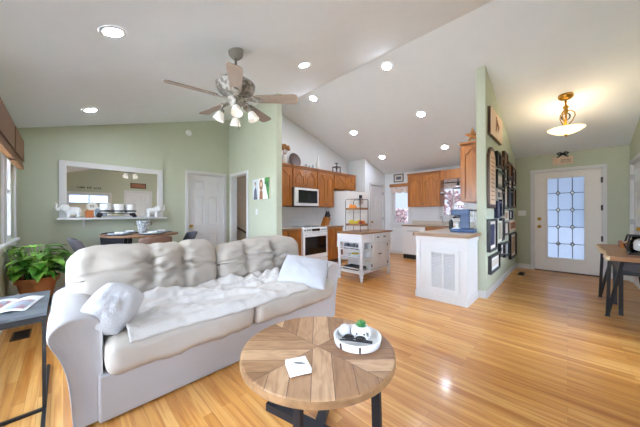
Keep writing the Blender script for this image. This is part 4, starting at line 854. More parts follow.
# stair handrail
t = thing('handrail', 'brown wooden handrail descending inside the stairwell', 'handrail', (3.2, 5.5, .4))
obj('rail', MB().tube([(2.83, 5.49, .90), (3.0, 5.49, .80), (3.35, 5.49, .55), (3.8, 5.49, .25)], .022, 10), DKWOOD, t, smooth=True)
for x, z in ((2.92, .85), (3.5, .45)): obj('bracket', MB().tube([(x, 5.49, z-.03), (x, 5.52, z-.05), (x, 5.546, z-.05)], .007, 6), BRASS, t)

# ------------------------------------------------------------------ dining set (counter height)
dx_, dy_, dz_, dr_ = .86, 4.76, .905, .50
t = thing('dining_table', 'round wooden counter height dining table with dark legs', 'table', (dx_, dy_, 0))
obj('tabletop', MB().lathe([(.005, -.03), (dr_-.03, -.03), (dr_, -.018), (dr_, -.004), (dr_-.006, 0), (.005, 0)], (dx_, dy_, dz_), 56), PINE, t)
for i in range(4):
    a = R(45+90*i); obj('leg', MB().bar((dx_+.30*math.cos(a), dy_+.30*math.sin(a), 0), (dx_+.24*math.cos(a), dy_+.24*math.sin(a), dz_-.03), .05, .05), BLK, t)
obj('stretcher', MB().bar((dx_-.2, dy_-.2, .3), (dx_+.2, dy_+.2, .3), .03, .04).bar((dx_-.2, dy_+.2, .3), (dx_+.2, dy_-.2, .3), .03, .04), BLK, t)
def stool(loc, rz, fab, label):
    t = thing('counter_chair', label, 'chair', loc, rz, 'low back chairs around the dining table')
    k = MB().soft((0, 0, .62), (.44, .42, .09), .04, 7, (0, 0, .015)); obj('seat', k, fab, t, smooth=True, world=False)
    k = MB()
    def sh(d): return lambda u, v: (.215*math.sin(R(-62+124*u))/.883*(1-.10*v), -(.205+d)-.11*v+.085*(1-math.cos(R(-62+124*u)))/.53, .64+.27*v-.03*v*abs(2*u-1)**3)
    n0, n1 = 22, 8; a = sh(0); b = sh(.032)
    rings = []
    for i in range(n0+1): rings.append([a(i/n0, j/n1) for j in range(n1+1)]+[b(i/n0, j/n1) for j in range(n1, -1, -1)])
    k.loft(rings); obj('backrest', k, fab, t, smooth=True, bevel=.006, world=False)
    for sx in (-1, 1):
        for sy in (-1, 1): obj('leg', MB().tube([(sx*.17, sy*.15, .58), (sx*.205, sy*.19, 0)], .016, 8, [.02, .013]), BLK, t, smooth=True, world=False)
    obj('footrest', MB().tube([(-.19, .17, .22), (.19, .17, .22)], .010, 8).tube([(-.19, -.17, .22), (.19, -.17, .22)], .010, 8), BLK, t, world=False)
    return t
stool((.375, 4.44, 0), R(-86), CHARC, 'grey low back chair at the left end of the dining table, nearest the plant')
stool((.90, 4.26, 0), R(-2), BROWNF, 'brown low back chair at the near side of the dining table')
stool((1.28, 4.60, 0), R(88), NAVYF, 'slate low back chair at the dining table in front of the white door')
stool((.66, 5.13, 0), R(-165), NAVYF, 'dark chair on the far side of the dining table, under the mirror')
for i, (a, s) in enumerate(((R(200), 'nearest the grey chair'), (R(285), 'at the brown chair'), (R(20), 'at the slate chair'), (R(110), 'at the chair under the mirror'))):
    x, y = dx_+.31*math.cos(a), dy_+.31*math.sin(a)
    o = obj('placemat', MB().lathe([(.17, 0), (.17, .004), (.01, .004)], (x, y, dz_+.0005), 32), CHIP); tag(o, 'round dark woven placemat on the dining table, '+s, 'placemat', 'placemats on the dining table')
    o = obj('dinner_plate', MB().lathe([(.07, 0), (.09, .004), (.135, .018), (.135, .022), (.085, .010), (.005, .008)], (x, y, dz_+.005), 32), CERB, smooth=True); tag(o, 'pale blue dinner plate on a placemat, '+s, 'plate', 'plates on the dining table')
    o = obj('napkin', MB().soft((x, y, dz_+.032), (.10, .14, .025), .012, 5, fn=lambda p, q: q+Vector((0, 0, .006*math.sin(p.x*5+p.y*3)))), CERAM, smooth=True); tag(o, 'folded white napkin on a plate, '+s, 'napkin', 'napkins on the dining table')
t = thing('tin_pail', 'patterned tin pail with side handles at the middle of the dining table', 'pail', (.88, 4.74, dz_))
obj('pail', MB().lathe([(.055, 0), (.06, .004), (.085, .20), (.088, .205), (.08, .205), (.056, .008)], (.88, 4.74, dz_+.0005), 26), TIN, t, smooth=True)
for s in (-1, 1): obj('handle', MB().tube([(.88+s*.078, 4.74-s*.01, dz_+.17), (.88+s*.105, 4.74-s*.015, dz_+.175), (.88+s*.105, 4.74-s*.015, dz_+.135), (.88+s*.073, 4.74-s*.01, dz_+.13)], .005, 6), DKGREY, t)
obj('flower_foam', MB().lathe([(.075, .185), (.06, .20), (.01, .205)], (.88, 4.74, dz_), 16), DKGREY, t)

# ------------------------------------------------------------------ potted plant
pcx, pcy, pz = -.215, 4.50, .215
t = thing('plant_stand', 'low dark wooden plant stand under the terracotta pot', 'plant stand', (pcx, pcy, 0))
obj('top', MB().lathe([(.15, .19), (.155, .20), (.155, .212), (.01, .214)], (pcx, pcy, 0), 24), DKWOOD, t)
for i in range(3): a = R(30+120*i); obj('leg', MB().tube([(pcx+.11*math.cos(a), pcy+.11*math.sin(a), .19), (pcx+.14*math.cos(a), pcy+.14*math.sin(a), 0)], .014, 8), DKWOOD, t)
t = thing('potted_plant', 'leafy green peace lily in a terracotta pot by the window', 'plant', (pcx, pcy, pz))
obj('pot', MB().lathe([(.115, 0), (.12, .006), (.165, .20), (.185, .202), (.188, .26), (.172, .26), (.165, .215), (.15, .21)], (pcx, pcy, pz), 32), TERRA, t, smooth=False)
obj('soil', MB().lathe([(.155, .20), (.16, .225), (.01, .235)], (pcx, pcy, pz), 20), SOIL, t)
rnd = random.Random(11)
def leafy(n_, mat, seed, zlo, zhi, rmax):
    rnd = random.Random(seed); k = MB()
    for i in range(n_):
        a = rnd.uniform(0, 6.28); L = rnd.uniform(.14, .24); wd = rnd.uniform(.030, .052); rb = rnd.uniform(.01, .09); rr = rnd.uniform(.05, rmax); hz = rnd.uniform(zlo, zhi)
        bx_, by_ = pcx+rb*math.cos(a), pcy+rb*math.sin(a); tipd = Vector((math.cos(a), math.sin(a), 0))
        p0 = Vector((bx_, by_, pz+.22)); p1 = Vector((pcx+rr*math.cos(a), pcy+rr*math.sin(a), pz+.24+hz))
        k.tube([p0, (p0+p1)/2+Vector((0, 0, .04)), p1], .004, 5)
        side = Vector((-tipd.y, tipd.x, 0)); droop = rnd.uniform(.3, 1.15); N = 7; base = []; rows = []
        yaw = rnd.uniform(-.6, .6); tipd = Matrix.Rotation(yaw, 3, 'Z') @ tipd; side = Matrix.Rotation(yaw, 3, 'Z') @ side
        for j in range(N+1):
            s = j/N; c = p1+tipd*(L*s*(1-.15*droop*s))+Vector((0, 0, .05*s-.13*droop*s*s)); wj = wd*math.sin(math.pi*min(1, (s*.93+.03))**.75)
            rows.append([c-side*wj+Vector((0, 0, .010)), c, c+side*wj+Vector((0, 0, .010))])
        for r_ in rows:
            for v in r_: v.x = max(v.x, XL+.03+.02*rnd.random())
        V = [[k.bm.verts.new(v) for v in r_] for r_ in rows]
        for j in range(N):
            for q in range(2): k.bm.faces.new((V[j][q], V[j][q+1], V[j+1][q+1], V[j+1][q]))
    return k
o = obj('foliage', leafy(105, LEAF, 5, .08, .37, .20), LEAF, t, smooth=True); o['kind'] = 'stuff'
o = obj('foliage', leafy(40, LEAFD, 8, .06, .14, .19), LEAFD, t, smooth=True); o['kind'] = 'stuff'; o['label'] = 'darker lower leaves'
def vent(x0, x1, y0, y1, along, label):
    t = thing('floor_vent', label, 'vent', ((x0+x1)/2, (y0+y1)/2, 0)); k = MB(); e = .015
    for a in ((x0, x1, y0, y0+e), (x0, x1, y1-e, y1), (x0, x0+e, y0+e, y1-e), (x1-e, x1, y0+e, y1-e)): k.box(*a, .0005, .006)
    obj('frame', k, DKWOOD, t); k = MB()
    for i in range(12):
        if along == 'x': x = x0+e+(x1-x0-2*e)*(i+.5)/12; k.box(x-.006, x+.006, y0+e, y1-e, .0005, .004)
        else: y = y0+e+(y1-y0-2*e)*(i+.5)/12; k.box(x0+e, x1-e, y-.006, y+.006, .0005, .004)
    obj('grille', k, BLK, t)
vent(-.36, -.23, 3.78, 4.05, 'y', 'dark floor vent beside the end table by the left windows'); vent(6.20, 6.52, .60, .70, 'x', 'dark floor vent in the entry by the gallery wall')

# ------------------------------------------------------------------ end table
t = thing('end_table', 'slim black end table with a slate top left of the sofa', 'table', (-.22, 2.6, 0))
tx0, tx1, ty0, ty1 = -.41, -.072, 2.30, 2.97
SL = marble_mat('slate_top', '4d5259', '6c737b', 5, .3)
obj('top', B(tx0, tx1, ty0, ty1, .588, .603), SL, t, bevel=.002); k = MB()
k.box(tx0, tx1, ty0, ty0+.02, .552, .588).box(tx0, tx1, ty1-.02, ty1, .552, .588).box(tx0, tx0+.02, ty0+.02, ty1-.02, .552, .588).box(tx1-.02, tx1, ty0+.02, ty1-.02, .552, .588); obj('apron', k, INK, t)
for x in (tx1-.02, tx0+.002): obj('leg', B(x, x+.018, ty0+.005, ty0+.023, .018, .552), BLK, t); obj('foot_bar', B(x, x+.018, 2.02, ty1-.02, 0, .018), BLK, t)
obj('cross_bar', B(tx0+.02, tx1-.02, ty0+.005, ty0+.023, 0, .018), BLK, t)
t = thing('magazine', 'open glossy magazine on the slate topped end table', 'magazine', (-.25, 2.62, .604)); q = Matrix.Translation((-.255, 2.63, .604)) @ Matrix.Rotation(R(-12), 4, 'Z')
k = MB(); k.grid(lambda u, v: ((u-.5)*.25, (v-.5)*.34, .004+.012*math.sin(math.pi*min(1, abs(u-.5)*2.2))*(1 if u else 1)), 16, 2); k.bm.transform(q); obj('pages', k, PAPER, t, smooth=True, mods=lambda o: setattr(o.modifiers.new('s', 'SOLIDIFY'), 'thickness', .004))
PR = marble_mat('magazine_print', 'b4686a', '9db4c4', 30, .4); k = MB(); k.grid(lambda u, v: (.015+u*.095, -.14+v*.20, .0055+.012*math.sin(math.pi*min(1, (.015+u*.095)/.25*2.2))), 10, 2); k.bm.transform(q); obj('printed_photo', k, PR, t, smooth=True)
k = MB(); k.grid(lambda u, v: (-.11+u*.095, -.10+v*.20, .0055+.012*math.sin(math.pi*min(1, abs(-.11+u*.095)/.25*2.2))), 10, 2); k.bm.transform(q); obj('printed_photo', k, PR, t, smooth=True)

# ------------------------------------------------------------------ sofa
t = thing('sofa', 'cream leather two cushion sofa with flared arms', 'sofa', (1.12, 2.4, 0))
obj('base', B(.14, 2.10, 1.90, 2.90, .012, .285), LEATH2, t, bevel=.012)
obj('back_frame', MB().loft([[(x, y, z) for y, z in ((2.60, .26), (2.95, .26), (2.98, .72), (2.95, .78), (2.83, .80), (2.74, .74))] for x in (.06, 2.18)]), LEATH2, t, bevel=.03, smooth=True)
def arm(sgn, xin):
    # cross-section: x outwards (o), z
    sec = [(0, .008), (.02, .006), (.11, .006), (.13, .008), (.135, .10), (.142, .22), (.155, .33), (.18, .43), (.213, .50), (.232, .545), (.230, .585), (.205, .620), (.165, .640), (.11, .648), (.05, .640), (.012, .61), (0, .57), (0, .45), (0, .25)]
    cxm, czm = .09, .35; rings = []
    for y, s, dz in ((1.945, .80, -.004), (1.925, .93, -.001), (1.932, .975, 0), (1.965, 1.0, 0), (2.25, 1.0, .0), (2.6, 1.0, .0), (2.90, .99, -.005), (2.93, .93, -.01)):
        rings.append([(xin+sgn*(cxm+(o-cxm)*s), y, max(.006, czm+(z-czm)*s+dz)) for o, z in sec])
    k = MB().loft(rings)
    return obj('arm', k, LEATH2, t, smooth=True, mods=lambda o: (setattr(o.modifiers.new('sub', 'SUBSURF'), 'render_levels', 2)))
arm(-1, .165); arm(1, 2.085)
def seatc(x0, x1):
    def fn(p, o):
        nz = noise.noise(Vector((o.x*9+x0*7, o.y*7, o.z*9)))*.010+noise.noise(Vector((o.x*26+o.z*20, o.y*9+x0, o.z*5)))*.006
        o.z += nz; o.y += nz*.8*(1 if p.y < 0 else 0); return o
    return obj('seat_cushion', MB().soft(((x0+x1)/2, 2.20, .388), (x1-x0, .80, .205), .065, 26, (.004, .012, .018), fn), LEATH, t, smooth=True)
seatc(.168, 1.098); seatc(1.102, 2.083)
def backc(x0, x1, seed, tufts, seams, top):
    W = x1-x0; Hh = top-.47
    def fn(p, o):
        # front (-y) face: panels, tufts and soft folds
        u = (p.x+1)/2; v = (p.z+1)/2; fr = max(0, -p.y); d = 0
        if p.y < -.2:
            for s in seams: d += .040*math.exp(-((u-s)/.020)**2)*(.5+.5*math.sin(math.pi*min(1, v*1.1)))
            for (a, b) in tufts: d += .060*math.exp(-(((u-a)*W/.06)**2+((v-b)*Hh/.05)**2))
            d += .020*math.exp(-((v-.57)/.025)**2)
            ang = 0
            for (a, b) in tufts: 
                q = math.hypot((u-a)*W, (v-b)*Hh); ang += .011*math.sin(9*math.atan2((v-b)*Hh, (u-a)*W)+seed)*math.exp(-((q-.10)/.08)**2)
            o.y += (d+ang)
        nz = noise.noise(Vector((o.x*6+seed, o.y*6, o.z*5)))*.016+noise.noise(Vector((o.x*18+seed, o.y*10, o.z*14)))*.008+noise.noise(Vector((o.x*30+seed, o.y*10, o.z*11)))*.004
        o.y += nz*(1 if p.y < 0 else .3); o.z += nz*.7+(.012*math.sin(u*math.pi*len(seams)*1.0+seed) if p.z > .5 else 0)
        o.z -= .035*abs(p.x)**4*(1 if p.z > 0 else 0)
        if p.z > .3:
            for s in seams: o.z -= .016*math.exp(-((u-s)/.03)**2)
        return o
    return obj('back_cushion', MB().soft(((x0+x1)/2, 2.635, .47+Hh/2), (W, .27, Hh), .10, 34, (.01, .035, .01), fn, Matrix.Rotation(R(-9), 3, 'X')), LEATH, t, smooth=True)
backc(.02, 1.095, 1.3, ((.47, .42), (.70, .42), (.47, .72), (.70, .72)), (.47, .70), .955)
backc(1.10, 2.20, 4.1, ((.30, .40), (.62, .40), (.30, .72), (.62, .72)), (.30, .62), .915)
for x in (.22, 2.02):
    for y in (1.97, 2.84): obj('foot', MB().lathe([(.022, 0), (.03, .004), (.032, .02)], (x, y, 0), 14), DKWOOD, t)

def pillow(nm, c, size, ax, up_, mat, label, seed, round_):
    """ax: direction across the pillow, up_: direction of its height; its face looks along up_ x ax"""
    w_, h_, th = size; X = Vector(ax).normalized(); Y = Vector(up_).cross(X).normalized(); Z = X.cross(Y)
    rot = Matrix((X, Y, Z)).transposed()
    def fn(p, o):
        a, b = p.x, p.z; e = max(0, (1-a*a)*(1-b*b)); q = round_
        x = a*math.sqrt(1-q*b*b*.5)*(1-(.05 if q < .5 else 0)*(1-b*b)*a*a); z = b*math.sqrt(1-q*a*a*.5)*(1-(.05 if q < .5 else 0)*(1-a*a)*b*b)
        n_ = noise.noise(Vector((a*2.2+seed, b*2.2, seed)))*.022*e+noise.noise(Vector((a*5+seed, b*5, p.y)))*.010*e
        return Vector((x*w_/2, p.y*(.004+th*.5*e**.5)+n_, z*h_/2))
    k = MB().soft(c, (w_, th, h_), .005, 22, (0, 0, 0), fn, rot); return tag(obj(nm, k, mat, smooth=True), label, 'pillow')
pillow('throw_pillow', (.215, 2.035, .625), (.275, .315, .19), (.72, -.42, -.40), (-.06, .62, .78), FUR, 'fluffy white throw pillow leaning on the left sofa arm', 2.2, .65)
pillow('throw_pillow', (1.83, 2.035, .59), (.52, .50, .15), (.32, -.36, -.09), (.38, .20, .17), PILF, 'flat pale grey pillow leaning on the right sofa arm', 7.7, .25)
# knitted throw
def throw(u, v):
    # u along the sofa, v from the hanging front edge to the back
    x = .27+1.40*u; yf = 1.80+.015*math.sin(u*9); yb = 2.36+.10*math.sin(u*3.0+.4)+.10*u
    y = yf+(yb-yf)*v; over = max(0, .10-v)/.10
    z = .505-over**1.5*.045
    ridge = noise.noise(Vector((x*4+y*5, y*11-x*3, 1.7)))*.040+noise.noise(Vector((x*11-y*6, y*16+x*5, 4.2)))*.028+noise.noise(Vector((x*22, y*26, 2.2)))*.012
    r2 = .026*math.sin((x*1.2+y*3.2)*9+2.5*noise.noise(Vector((x*3, y*3, 0))))*min(1, v*3)
    z += max(-.004, (ridge+r2)*(.30+.7*min(1, v*2.2)))+.012
    bun = math.exp(-((u-.90)/.16)**2)*math.exp(-((v-.62)/.30)**2)
    z += bun*(.06+.07*noise.noise(Vector((x*12, y*12, 8))))
    z += .05*max(0, v-.8)/.2*(1-u)
    return (x, y-over*.008, z)
o = obj('throw_blanket', MB().grid(throw, 150, 66), KNIT, smooth=True, mods=lambda o: setattr(o.modifiers.new('s', 'SOLIDIFY'), 'thickness', .012))
tag(o, 'rumpled cream knitted throw spread along the sofa seat', 'blanket')

# ------------------------------------------------------------------ coffee table
ccx, ccy = .98, .98
t = thing('coffee_table', 'round planked wood coffee table on a black crossed steel base', 'table', (ccx, ccy, 0))
o = obj('tabletop', MB().lathe([(.004, 0), (.40, 0), (.407, -.003), (.407, -.0031)], (ccx, ccy, .48), 72), TABLETOP, t)
o = obj('rim', MB().lathe([(.004, -.038), (.402, -.038), (.411, -.032), (.411, -.006), (.407, -.0025), (.403, -.004), (.004, -.004)], (ccx, ccy, .48), 72), TABLERIM, t)
for a in (R(-76), R(30), R(104), R(210)):
    ca, sa = math.cos(a), math.sin(a)
    k = MB(); k.bar((ccx+ca*.335, ccy+sa*.335, .045), (ccx+ca*.325, ccy+sa*.325, .442), .045, .02); obj('leg', k, BLKB, t)
for a, dz in ((R(104), .001), (R(30), .002)):
    ca, sa = math.cos(a), math.sin(a); obj('floor_bar', MB().bar((ccx-ca*.36, ccy-sa*.36, .0225+dz), (ccx+ca*.36, ccy+sa*.36, .0225+dz), .05, .045), BLKB, t)
# box of coasters
bxc = Matrix.Translation((.766, .898, .4805)) @ Matrix.Rotation(math.atan2(.920-.963, .836-.748), 4, 'Z')
t = thing('coaster_box', 'square white box with a grey winged print on the coffee table', 'box', (.766, .898, .4805))
k = MB().box(-.05, .05, -.052, .052, .006, .030); k.bm.transform(bxc); obj('box', k, PAPER, t, bevel=.002)
k = MB()
for sx in (-1, 1):
    for sy in (-1, 1): k.box(sx*.040-.006, sx*.040+.006, sy*.042-.006, sy*.042+.006, 0, .006)
k.bm.transform(bxc); obj('base', k, TABLERIM, t)
k = MB()
for s_, (a0, b0) in ((0, (0, 0)),):
    for i in range(4):
        x = -.018+.009*i; k.loft([[(p, q, z) for p, q in ((x, .020-.004*i), (x+.012, .014-.004*i), (x+.026, -.008-.003*i), (x+.006, .004-.004*i))] for z in (.0301, .0306)])
k.bm.transform(bxc); obj('winged_print', k, GREY, t)
# tray with its things
ttx, tty, tz = 1.162, .848, .4805
t = thing('round_tray', 'round white tray with dark handle loops on the coffee table', 'tray', (ttx, tty, tz))
obj('tray', MB().lathe([(.004, 0), (.118, 0), (.128, .006), (.134, .044), (.132, .047), (.126, .046), (.120, .012), (.004, .010)], (ttx, tty, tz), 48), CERAM, t, smooth=True)
for a in (R(176), R(222)):
    ca, sa = math.cos(a), math.sin(a); k = MB(); k.bar((ttx+ca*.1355, tty+sa*.1355, tz+.036), (ttx+ca*.1325, tty+sa*.1325, tz+.010), .009, .003); k.sphere((ttx+ca*.136, tty+sa*.136, tz+.037), .006, 8, 6); obj('handle_loop', k, DKWOOD, t)
pox, poy = 1.192, .842
t = thing('succulent_pot', 'small white face patterned pot with a green succulent in the tray', 'plant', (pox, poy, tz+.011))
obj('pot', MB().lathe([(.03, 0), (.045, .006), (.056, .035), (.054, .06), (.038, .078), (.030, .08), (.028, .07), (.004, .068)], (pox, poy, tz+.011), 26), CERAM, t, smooth=True)
k = MB()
def onpot(ang, z, d=.0008):
    r_ = {0: 0}.get(z, None); prof = [(.045, .006), (.056, .035), (.054, .06), (.038, .078)]
    for (ra, za), (rb, zb) in zip(prof, prof[1:]):
        if za <= z <= zb: r_ = ra+(rb-ra)*(z-za)/(zb-za)
    return Vector((pox+(r_+d)*math.cos(ang), poy+(r_+d)*math.sin(ang), tz+.011+z))
va = math.atan2(-poy, -pox)
for da, z in ((-.45, .052), (.30, .052)): k.sphere(onpot(va+da, z), .0055, 8, 6)
k.tube([onpot(va-.30, .034), onpot(va-.1, .028), onpot(va+.12, .034)], .0018, 6)
for da, z0, z1 in ((-.62, .040, .032), (-.2, .046, .038), (.55, .062, .044), (.62, .060, .036), (.74, .058, .036)): k.tube([onpot(va+da, z0), onpot(va+da+.05, z1)], .0016, 5)
obj('painted_face', k, BLK, t)
k = MB()
for i in range(16):
    a = i*2.4; r_ = .012+.0016*i; p0 = Vector((pox, poy, tz+.082)); p1 = p0+Vector((math.cos(a)*r_, math.sin(a)*r_, .042-.0014*i)); k.tube([p0+Vector((math.cos(a)*.006, math.sin(a)*.006, -.006)), (p0+p1)/2, p1], .006, 6, [.006, .008, .001])
o = obj('succulent', k, LEAFD, t, smooth=True)
o = obj('coral_ball', MB().sphere((1.155, .930, tz+.0465), .036, 18, 12), FUR, smooth=True); tag(o, 'white textured ball at the back of the round tray', 'ornament')
t = thing('eyeglasses', 'folded black eyeglasses resting across the round tray', 'glasses', (1.10, .80, tz+.04))
gm = Matrix.Translation((1.085, .800, tz+.055)) @ Matrix.Rotation(math.atan2(-.164, .071), 4, 'Z')
k = MB(); k.tube([(-.085, -.008, -.004), (-.03, -.006, 0), (.085, 0, .002)], .0045, 6); k.tube([(-.08, .008, .0), (.0, .012, .004), (.085, .008, .004)], .0045, 6); k.bm.transform(gm); obj('temple', k, BLK, t, smooth=True)
k = MB()
for s_ in (-.04, .022): k.tube([(s_+.026*math.cos(2*math.pi*i/16), .014+.017*math.sin(2*math.pi*i/16), .006+.006*math.sin(2*math.pi*i/16)) for i in range(17)], .0035, 6)
k.bm.transform(gm); obj('rims', k, BLK, t, smooth=True)
k = MB()
for s_ in (-.04, .022): k.loft([[(s_+.024*math.cos(2*math.pi*i/16), .014+.015*math.sin(2*math.pi*i/16), .006+.006*math.sin(2*math.pi*i/16)+d) for i in range(16)] for d in (-.0008, .0008)])
k.bm.transform(gm); obj('lens', k, BLKGL, t)

# ------------------------------------------------------------------ console table, entry
t = thing('console_table', 'live edge wooden console table on black angled legs', 'table', (4.6, -.55, 0))
kx0, kx1, ky0, ky1, kz = 3.90, 5.32, -.785, -.30, .765
rnd = random.Random(3)
front = [(kx0+(kx1-kx0)*i/24, ky1+.010*math.sin(i*.55)+.004*math.sin(i*1.3)) for i in range(25)]
def slab(ins, z0, z1): return [[(x, y-(ins if y > -.5 else 0), z) for x, y in [(kx0, ky0)]+front[:1]+front[1:]+[(kx1, ky0)]] for z in (z0, z1)]
obj('tabletop', MB().loft(slab(.012, kz-.045, kz)), PINE, t)
k = MB(); k.loft([[(x, y-.012, kz-.001), (x, y+.012, kz-.043), (x, y-.008, kz-.047)] for x, y in front]); obj('live_edge', k, LIVE, t, smooth=True)
for fx_, tx_ in ((4.46, 4.42), (5.40, 5.25)):
    for fy_, ta, tb in ((-.335, -.350, -.455), (-.74, -.735, -.63)):
        k = MB(); k.bar((fx_, fy_, .004), (tx_, ta, kz-.047), .03, .022); k.bar((fx_, fy_, .004), (tx_, tb, kz-.047), .03, .022); k.box(fx_-.02, fx_+.02, fy_-.02, fy_+.02, 0, .012); obj('leg', k, BLK, t)
obj('shelf_apron', B(4.15, 5.2, ky0+.06, ky1-.055, kz-.075, kz-.048), BLK, t)
o = thing('bench_seat', 'grey upholstered bench tucked under the console table', 'bench', (4.85, -.56, 0))
obj('cushion', MB().soft((4.85, -.565, .60), (.85, .30, .11), .035, 8, (0, 0, .012)), CHARC, o, smooth=True); obj('seat_frame', B(4.45, 5.25, -.70, -.43, .50, .543), DKGREY, o)
for x in (4.60, 5.10):
    for y in (-.68, -.45): obj('leg', B(x-.018, x+.018, y-.018, y+.018, 0, .50), DKGREY, o)
# lantern and box on the console
lx, ly, lz = 4.27, -.56, kz+.001
t = thing('lantern', 'black framed glass lantern with a rope on the console table', 'lantern', (lx, ly, lz))
k = MB(); q = .085
k.box(lx-q-.012, lx+q+.012, ly-q-.012, ly+q+.012, lz, lz+.018); k.box(lx-q-.005, lx+q+.005, ly-q-.005, ly+q+.005, lz+.19, lz+.205)
for sx in (-1, 1):
    for sy in (-1, 1): k.tube([(lx+sx*(q-.005), ly+sy*(q-.005), lz+.015), (lx+sx*(q+.022), ly+sy*(q+.022), lz+.09), (lx+sx*q, ly+sy*q, lz+.195)], .008, 6)
obj('frame', k, BLK, t); obj('glass', MB().lathe([(.07, .02), (.085, .06), (.085, .12), (.065, .185), (.063, .185), (.082, .12), (.082, .06), (.067, .022)], (lx, ly, lz), 24), CLEAR, t, smooth=True)
obj('candle', MB().lathe([(.055, .019), (.055, .15), (.003, .155)], (lx, ly, lz), 18), CERAM, t, smooth=True); obj('ring_handle', MB().tube([(lx+.05*math.cos(R(a)), ly-.05*math.sin(R(a))*.7, lz+.205+.05*math.sin(R(a))) for a in range(0, 181, 15)], .005, 6), BLK, t, smooth=True)
obj('rope', MB().tube([(lx-.10, ly+.08, lz+.17), (lx-.06, ly+.112, lz+.13), (lx, ly+.118, lz+.115), (lx+.07, ly+.11, lz+.12)], .006, 6), LIVE, t, smooth=True)
t = thing('wooden_box', 'small open wooden box beside the lantern on the console', 'box', (5.02, -.56, kz+.001)); bz = kz+.001
k = MB(); k.box(4.92, 5.12, -.64, -.48, bz, bz+.01).box(4.92, 4.932, -.64, -.48, bz+.01, bz+.075).box(5.108, 5.12, -.64, -.48, bz+.01, bz+.075).box(4.932, 5.108, -.64, -.628, bz+.01, bz+.075).box(4.932, 5.108, -.492, -.48, bz+.01, bz+.075); obj('box', k, OAK, t)
obj('papers', B(4.95, 5.09, -.61, -.51, bz+.011, bz+.082), STRING, t)
o = obj('white_candle', MB().lathe([(.035, 0), (.038, .005), (.038, .075), (.03, .078), (.004, .07)], (4.72, -.60, kz+.001), 18), CERAM, smooth=True); tag(o, 'short white candle between the lantern and the wooden box', 'candle')

# sign over the front door
t = thing('door_sign', 'small pale wooden sign with a black bow over the front door', 'sign', (7.02, .06, 2.18)); mp = mX(XR)
obj('board', mbox(mp, -.085, .205, .001, .018, 2.185, 2.335), PINKW, t, bevel=.003)
k = MB()
for i in range(6):
    u = .085-.026*i; pts = [mp(u+.010*math.cos(a)*1.0, .0195, 2.255+.026*math.sin(a)) for a in [R(20+50*j) for j in range(7)]]; k.tube(pts, .003, 5)
k.tube([mp(.09, .0195, 2.215), mp(.03, .0195, 2.208), mp(-.065, .0195, 2.222)], .0025, 5); obj('script_lettering', k, DKGREY, t)
k = MB()
for s in (-1, 1):
    k.tube([mp(.06, .03, 2.385), mp(.06+s*.045, .045, 2.42), mp(.06+s*.085, .04, 2.40), mp(.06+s*.06, .03, 2.375), mp(.06, .03, 2.385)], .014, 8); k.tube([mp(.06, .025, 2.385), mp(.06+s*.05, .022, 2.345), mp(.06+s*.085, .02, 2.325)], .011, 8)
k.sphere(mp(.06, .035, 2.388), .02, 10, 8); obj('bow', k, BLK, t, smooth=True)

# ------------------------------------------------------------------ gallery wall
mp = mY(.82)
def G(u0, u1, w0, w1, fm, im, mat, label, fw_=.03, dep=.045): picture(mp, u0, u1, w0, w1, fm, im, label, fw_, dep, group='frames on the gallery wall', mat=mat)
t = thing('wall_canvas', 'pale wood plaque canvas hung highest at the near end of the gallery wall', 'picture', mp(4.74, 0, 2.35), group='frames on the gallery wall')
obj('canvas', mbox(mp, 4.30, 5.18, .001, .04, 2.35, 2.75), DKWOOD, t); obj('face', mbox(mp, 4.305, 5.175, .04, .048, 2.355, 2.745), PINKW, t)
k = MB()
for i in range(5): k.tube([mp(4.62+.05*i, .049, 2.45+.05*(i % 3)), mp(4.67+.05*i, .049, 2.58), mp(4.66+.05*i, .049, 2.68-.03*i)], .008, 6)
obj('printed_sprig', k, CLAY, t)
t = thing('arched_frame', 'tall arched dark frame with pale lettering board on the gallery wall', 'picture', mp(4.48, 0, 1.28), group='frames on the gallery wall')
def archp(u0, u1, w0, w1): c, r_ = (u0+u1)/2, (u1-u0)/2; return [(u0, w0), (u1, w0)]+[(c+r_*math.cos(math.pi*i/14), w1-r_+r_*math.sin(math.pi*i/14)) for i in range(15)]
obj('frame', MB().prism(archp(4.24, 4.72, 1.28, 2.19), mp, .001, .03), DKWOOD, t); obj('board', MB().prism(archp(4.295, 4.665, 1.335, 2.135), mp, .03, .034), PINKW, t)
k = MB()
for i in range(11):
    z = 1.40+.062*i; mbox(mp, 4.36, 4.60, .034, .0355, z, z+.012, k)
obj('verse_lines', k, CLAY, t)['kind'] = 'stuff'
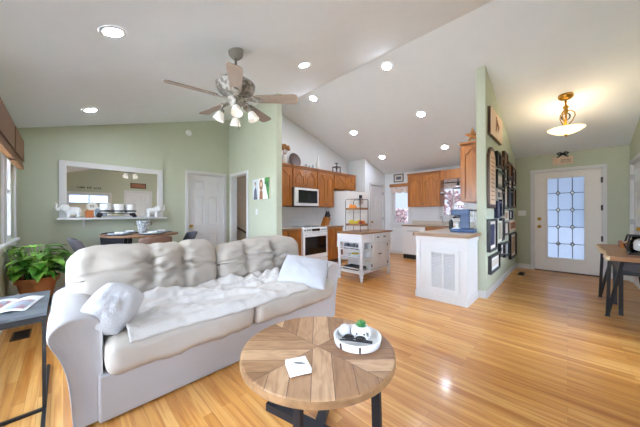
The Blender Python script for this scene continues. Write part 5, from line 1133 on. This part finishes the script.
FR = [((4.79, 5.06, 1.95, 2.19), BLK, SLATE, None, 'small black frame right of the arch top'), ((5.10, 5.38, 1.97, 2.16), DKWOOD, CLAY, None, 'small brown frame second right of the arch top'),
 ((4.78, 5.35, 1.61, 1.90), BLK, STRING, SAGE, 'wide black frame with grey mat right of the arch'), ((4.76, 5.12, 1.43, 1.58), STRING, SLATE, None, 'small pale frame below the wide grey matted one'),
 ((4.75, 5.11, 1.13, 1.40), NAVY, SLATE, None, 'navy frame low beside the foot of the arch'), ((5.15, 5.39, 1.16, 1.58), BLK, TAN, STRING, 'tall black frame right of the navy one'),
 ((5.42, 5.80, 2.07, 2.30), DKWOOD, TAN, None, 'ornate brown frame at the top middle of the gallery wall'), ((5.42, 5.78, 1.76, 2.03), BLK, SLATE, STRING, 'black frame under the ornate brown one'), ((5.42, 5.83, 1.28, 1.73), BLK, STRING, SAGE, 'large black frame with grey mat in the middle of the gallery wall'),
 ((5.87, 6.30, 1.90, 2.18), DKWOOD, CLAY, None, 'brown frame third from the entry corner, top row'), ((5.87, 6.33, 1.67, 1.87), BLK, TAN, STRING, 'low wide black frame below the brown one of the top row'), ((5.87, 6.33, 1.30, 1.64), BLK, SLATE, None, 'black frame with slate photo facing the switch height'),
 ((4.22, 4.74, .65, 1.12), BLK, NAVY, STRING, 'large black frame with navy picture below the arch'), ((4.79, 5.12, .75, 1.08), STRING, SAGE, None, 'pale frame right of the navy picture'), ((5.15, 5.39, .74, 1.12), BLK, CLAY, STRING, 'narrow black frame below the tall black one'),
 ((5.43, 5.83, 1.08, 1.25), STRING, TAN, None, 'small pale frame in the middle below the large grey mat'), ((5.43, 5.90, .81, 1.05), DKWOOD, STRING, None, 'brown frame low in the middle of the gallery wall'), ((5.95, 6.34, 1.08, 1.26), NAVY, STRING, None, 'navy edged frame low near the entry corner'),
 ((5.95, 6.76, .86, 1.05), PINKW, CLAY, None, 'pink wooden plaque near the entry corner'), ((6.10, 6.85, .30, .80), BLK, TAN, STRING, 'large black frame lowest near the entry corner'), ((5.03, 5.39, .48, .70), BLK, SLATE, STRING, 'small black frame at the bottom of the third column'), ((5.44, 5.92, .42, .68), BLK, CERB, None, 'black frame with pale blue picture at the bottom row'),
 ((4.30, 4.99, .32, .58), BLK, STRING, PAPER, 'wide black frame with white mat nearest the floor'), ((6.40, 6.80, 1.31, 1.72), BLK, TAN, None, 'tall black frame nearest the corner, lower of two'), ((6.38, 6.82, 1.78, 2.14), DKWOOD, SLATE, STRING, 'brown frame nearest the corner, upper of two')]
for (a, b, c, d), fm, im, mt, s in FR: G(a, b, c, d, fm, im, mt, s)
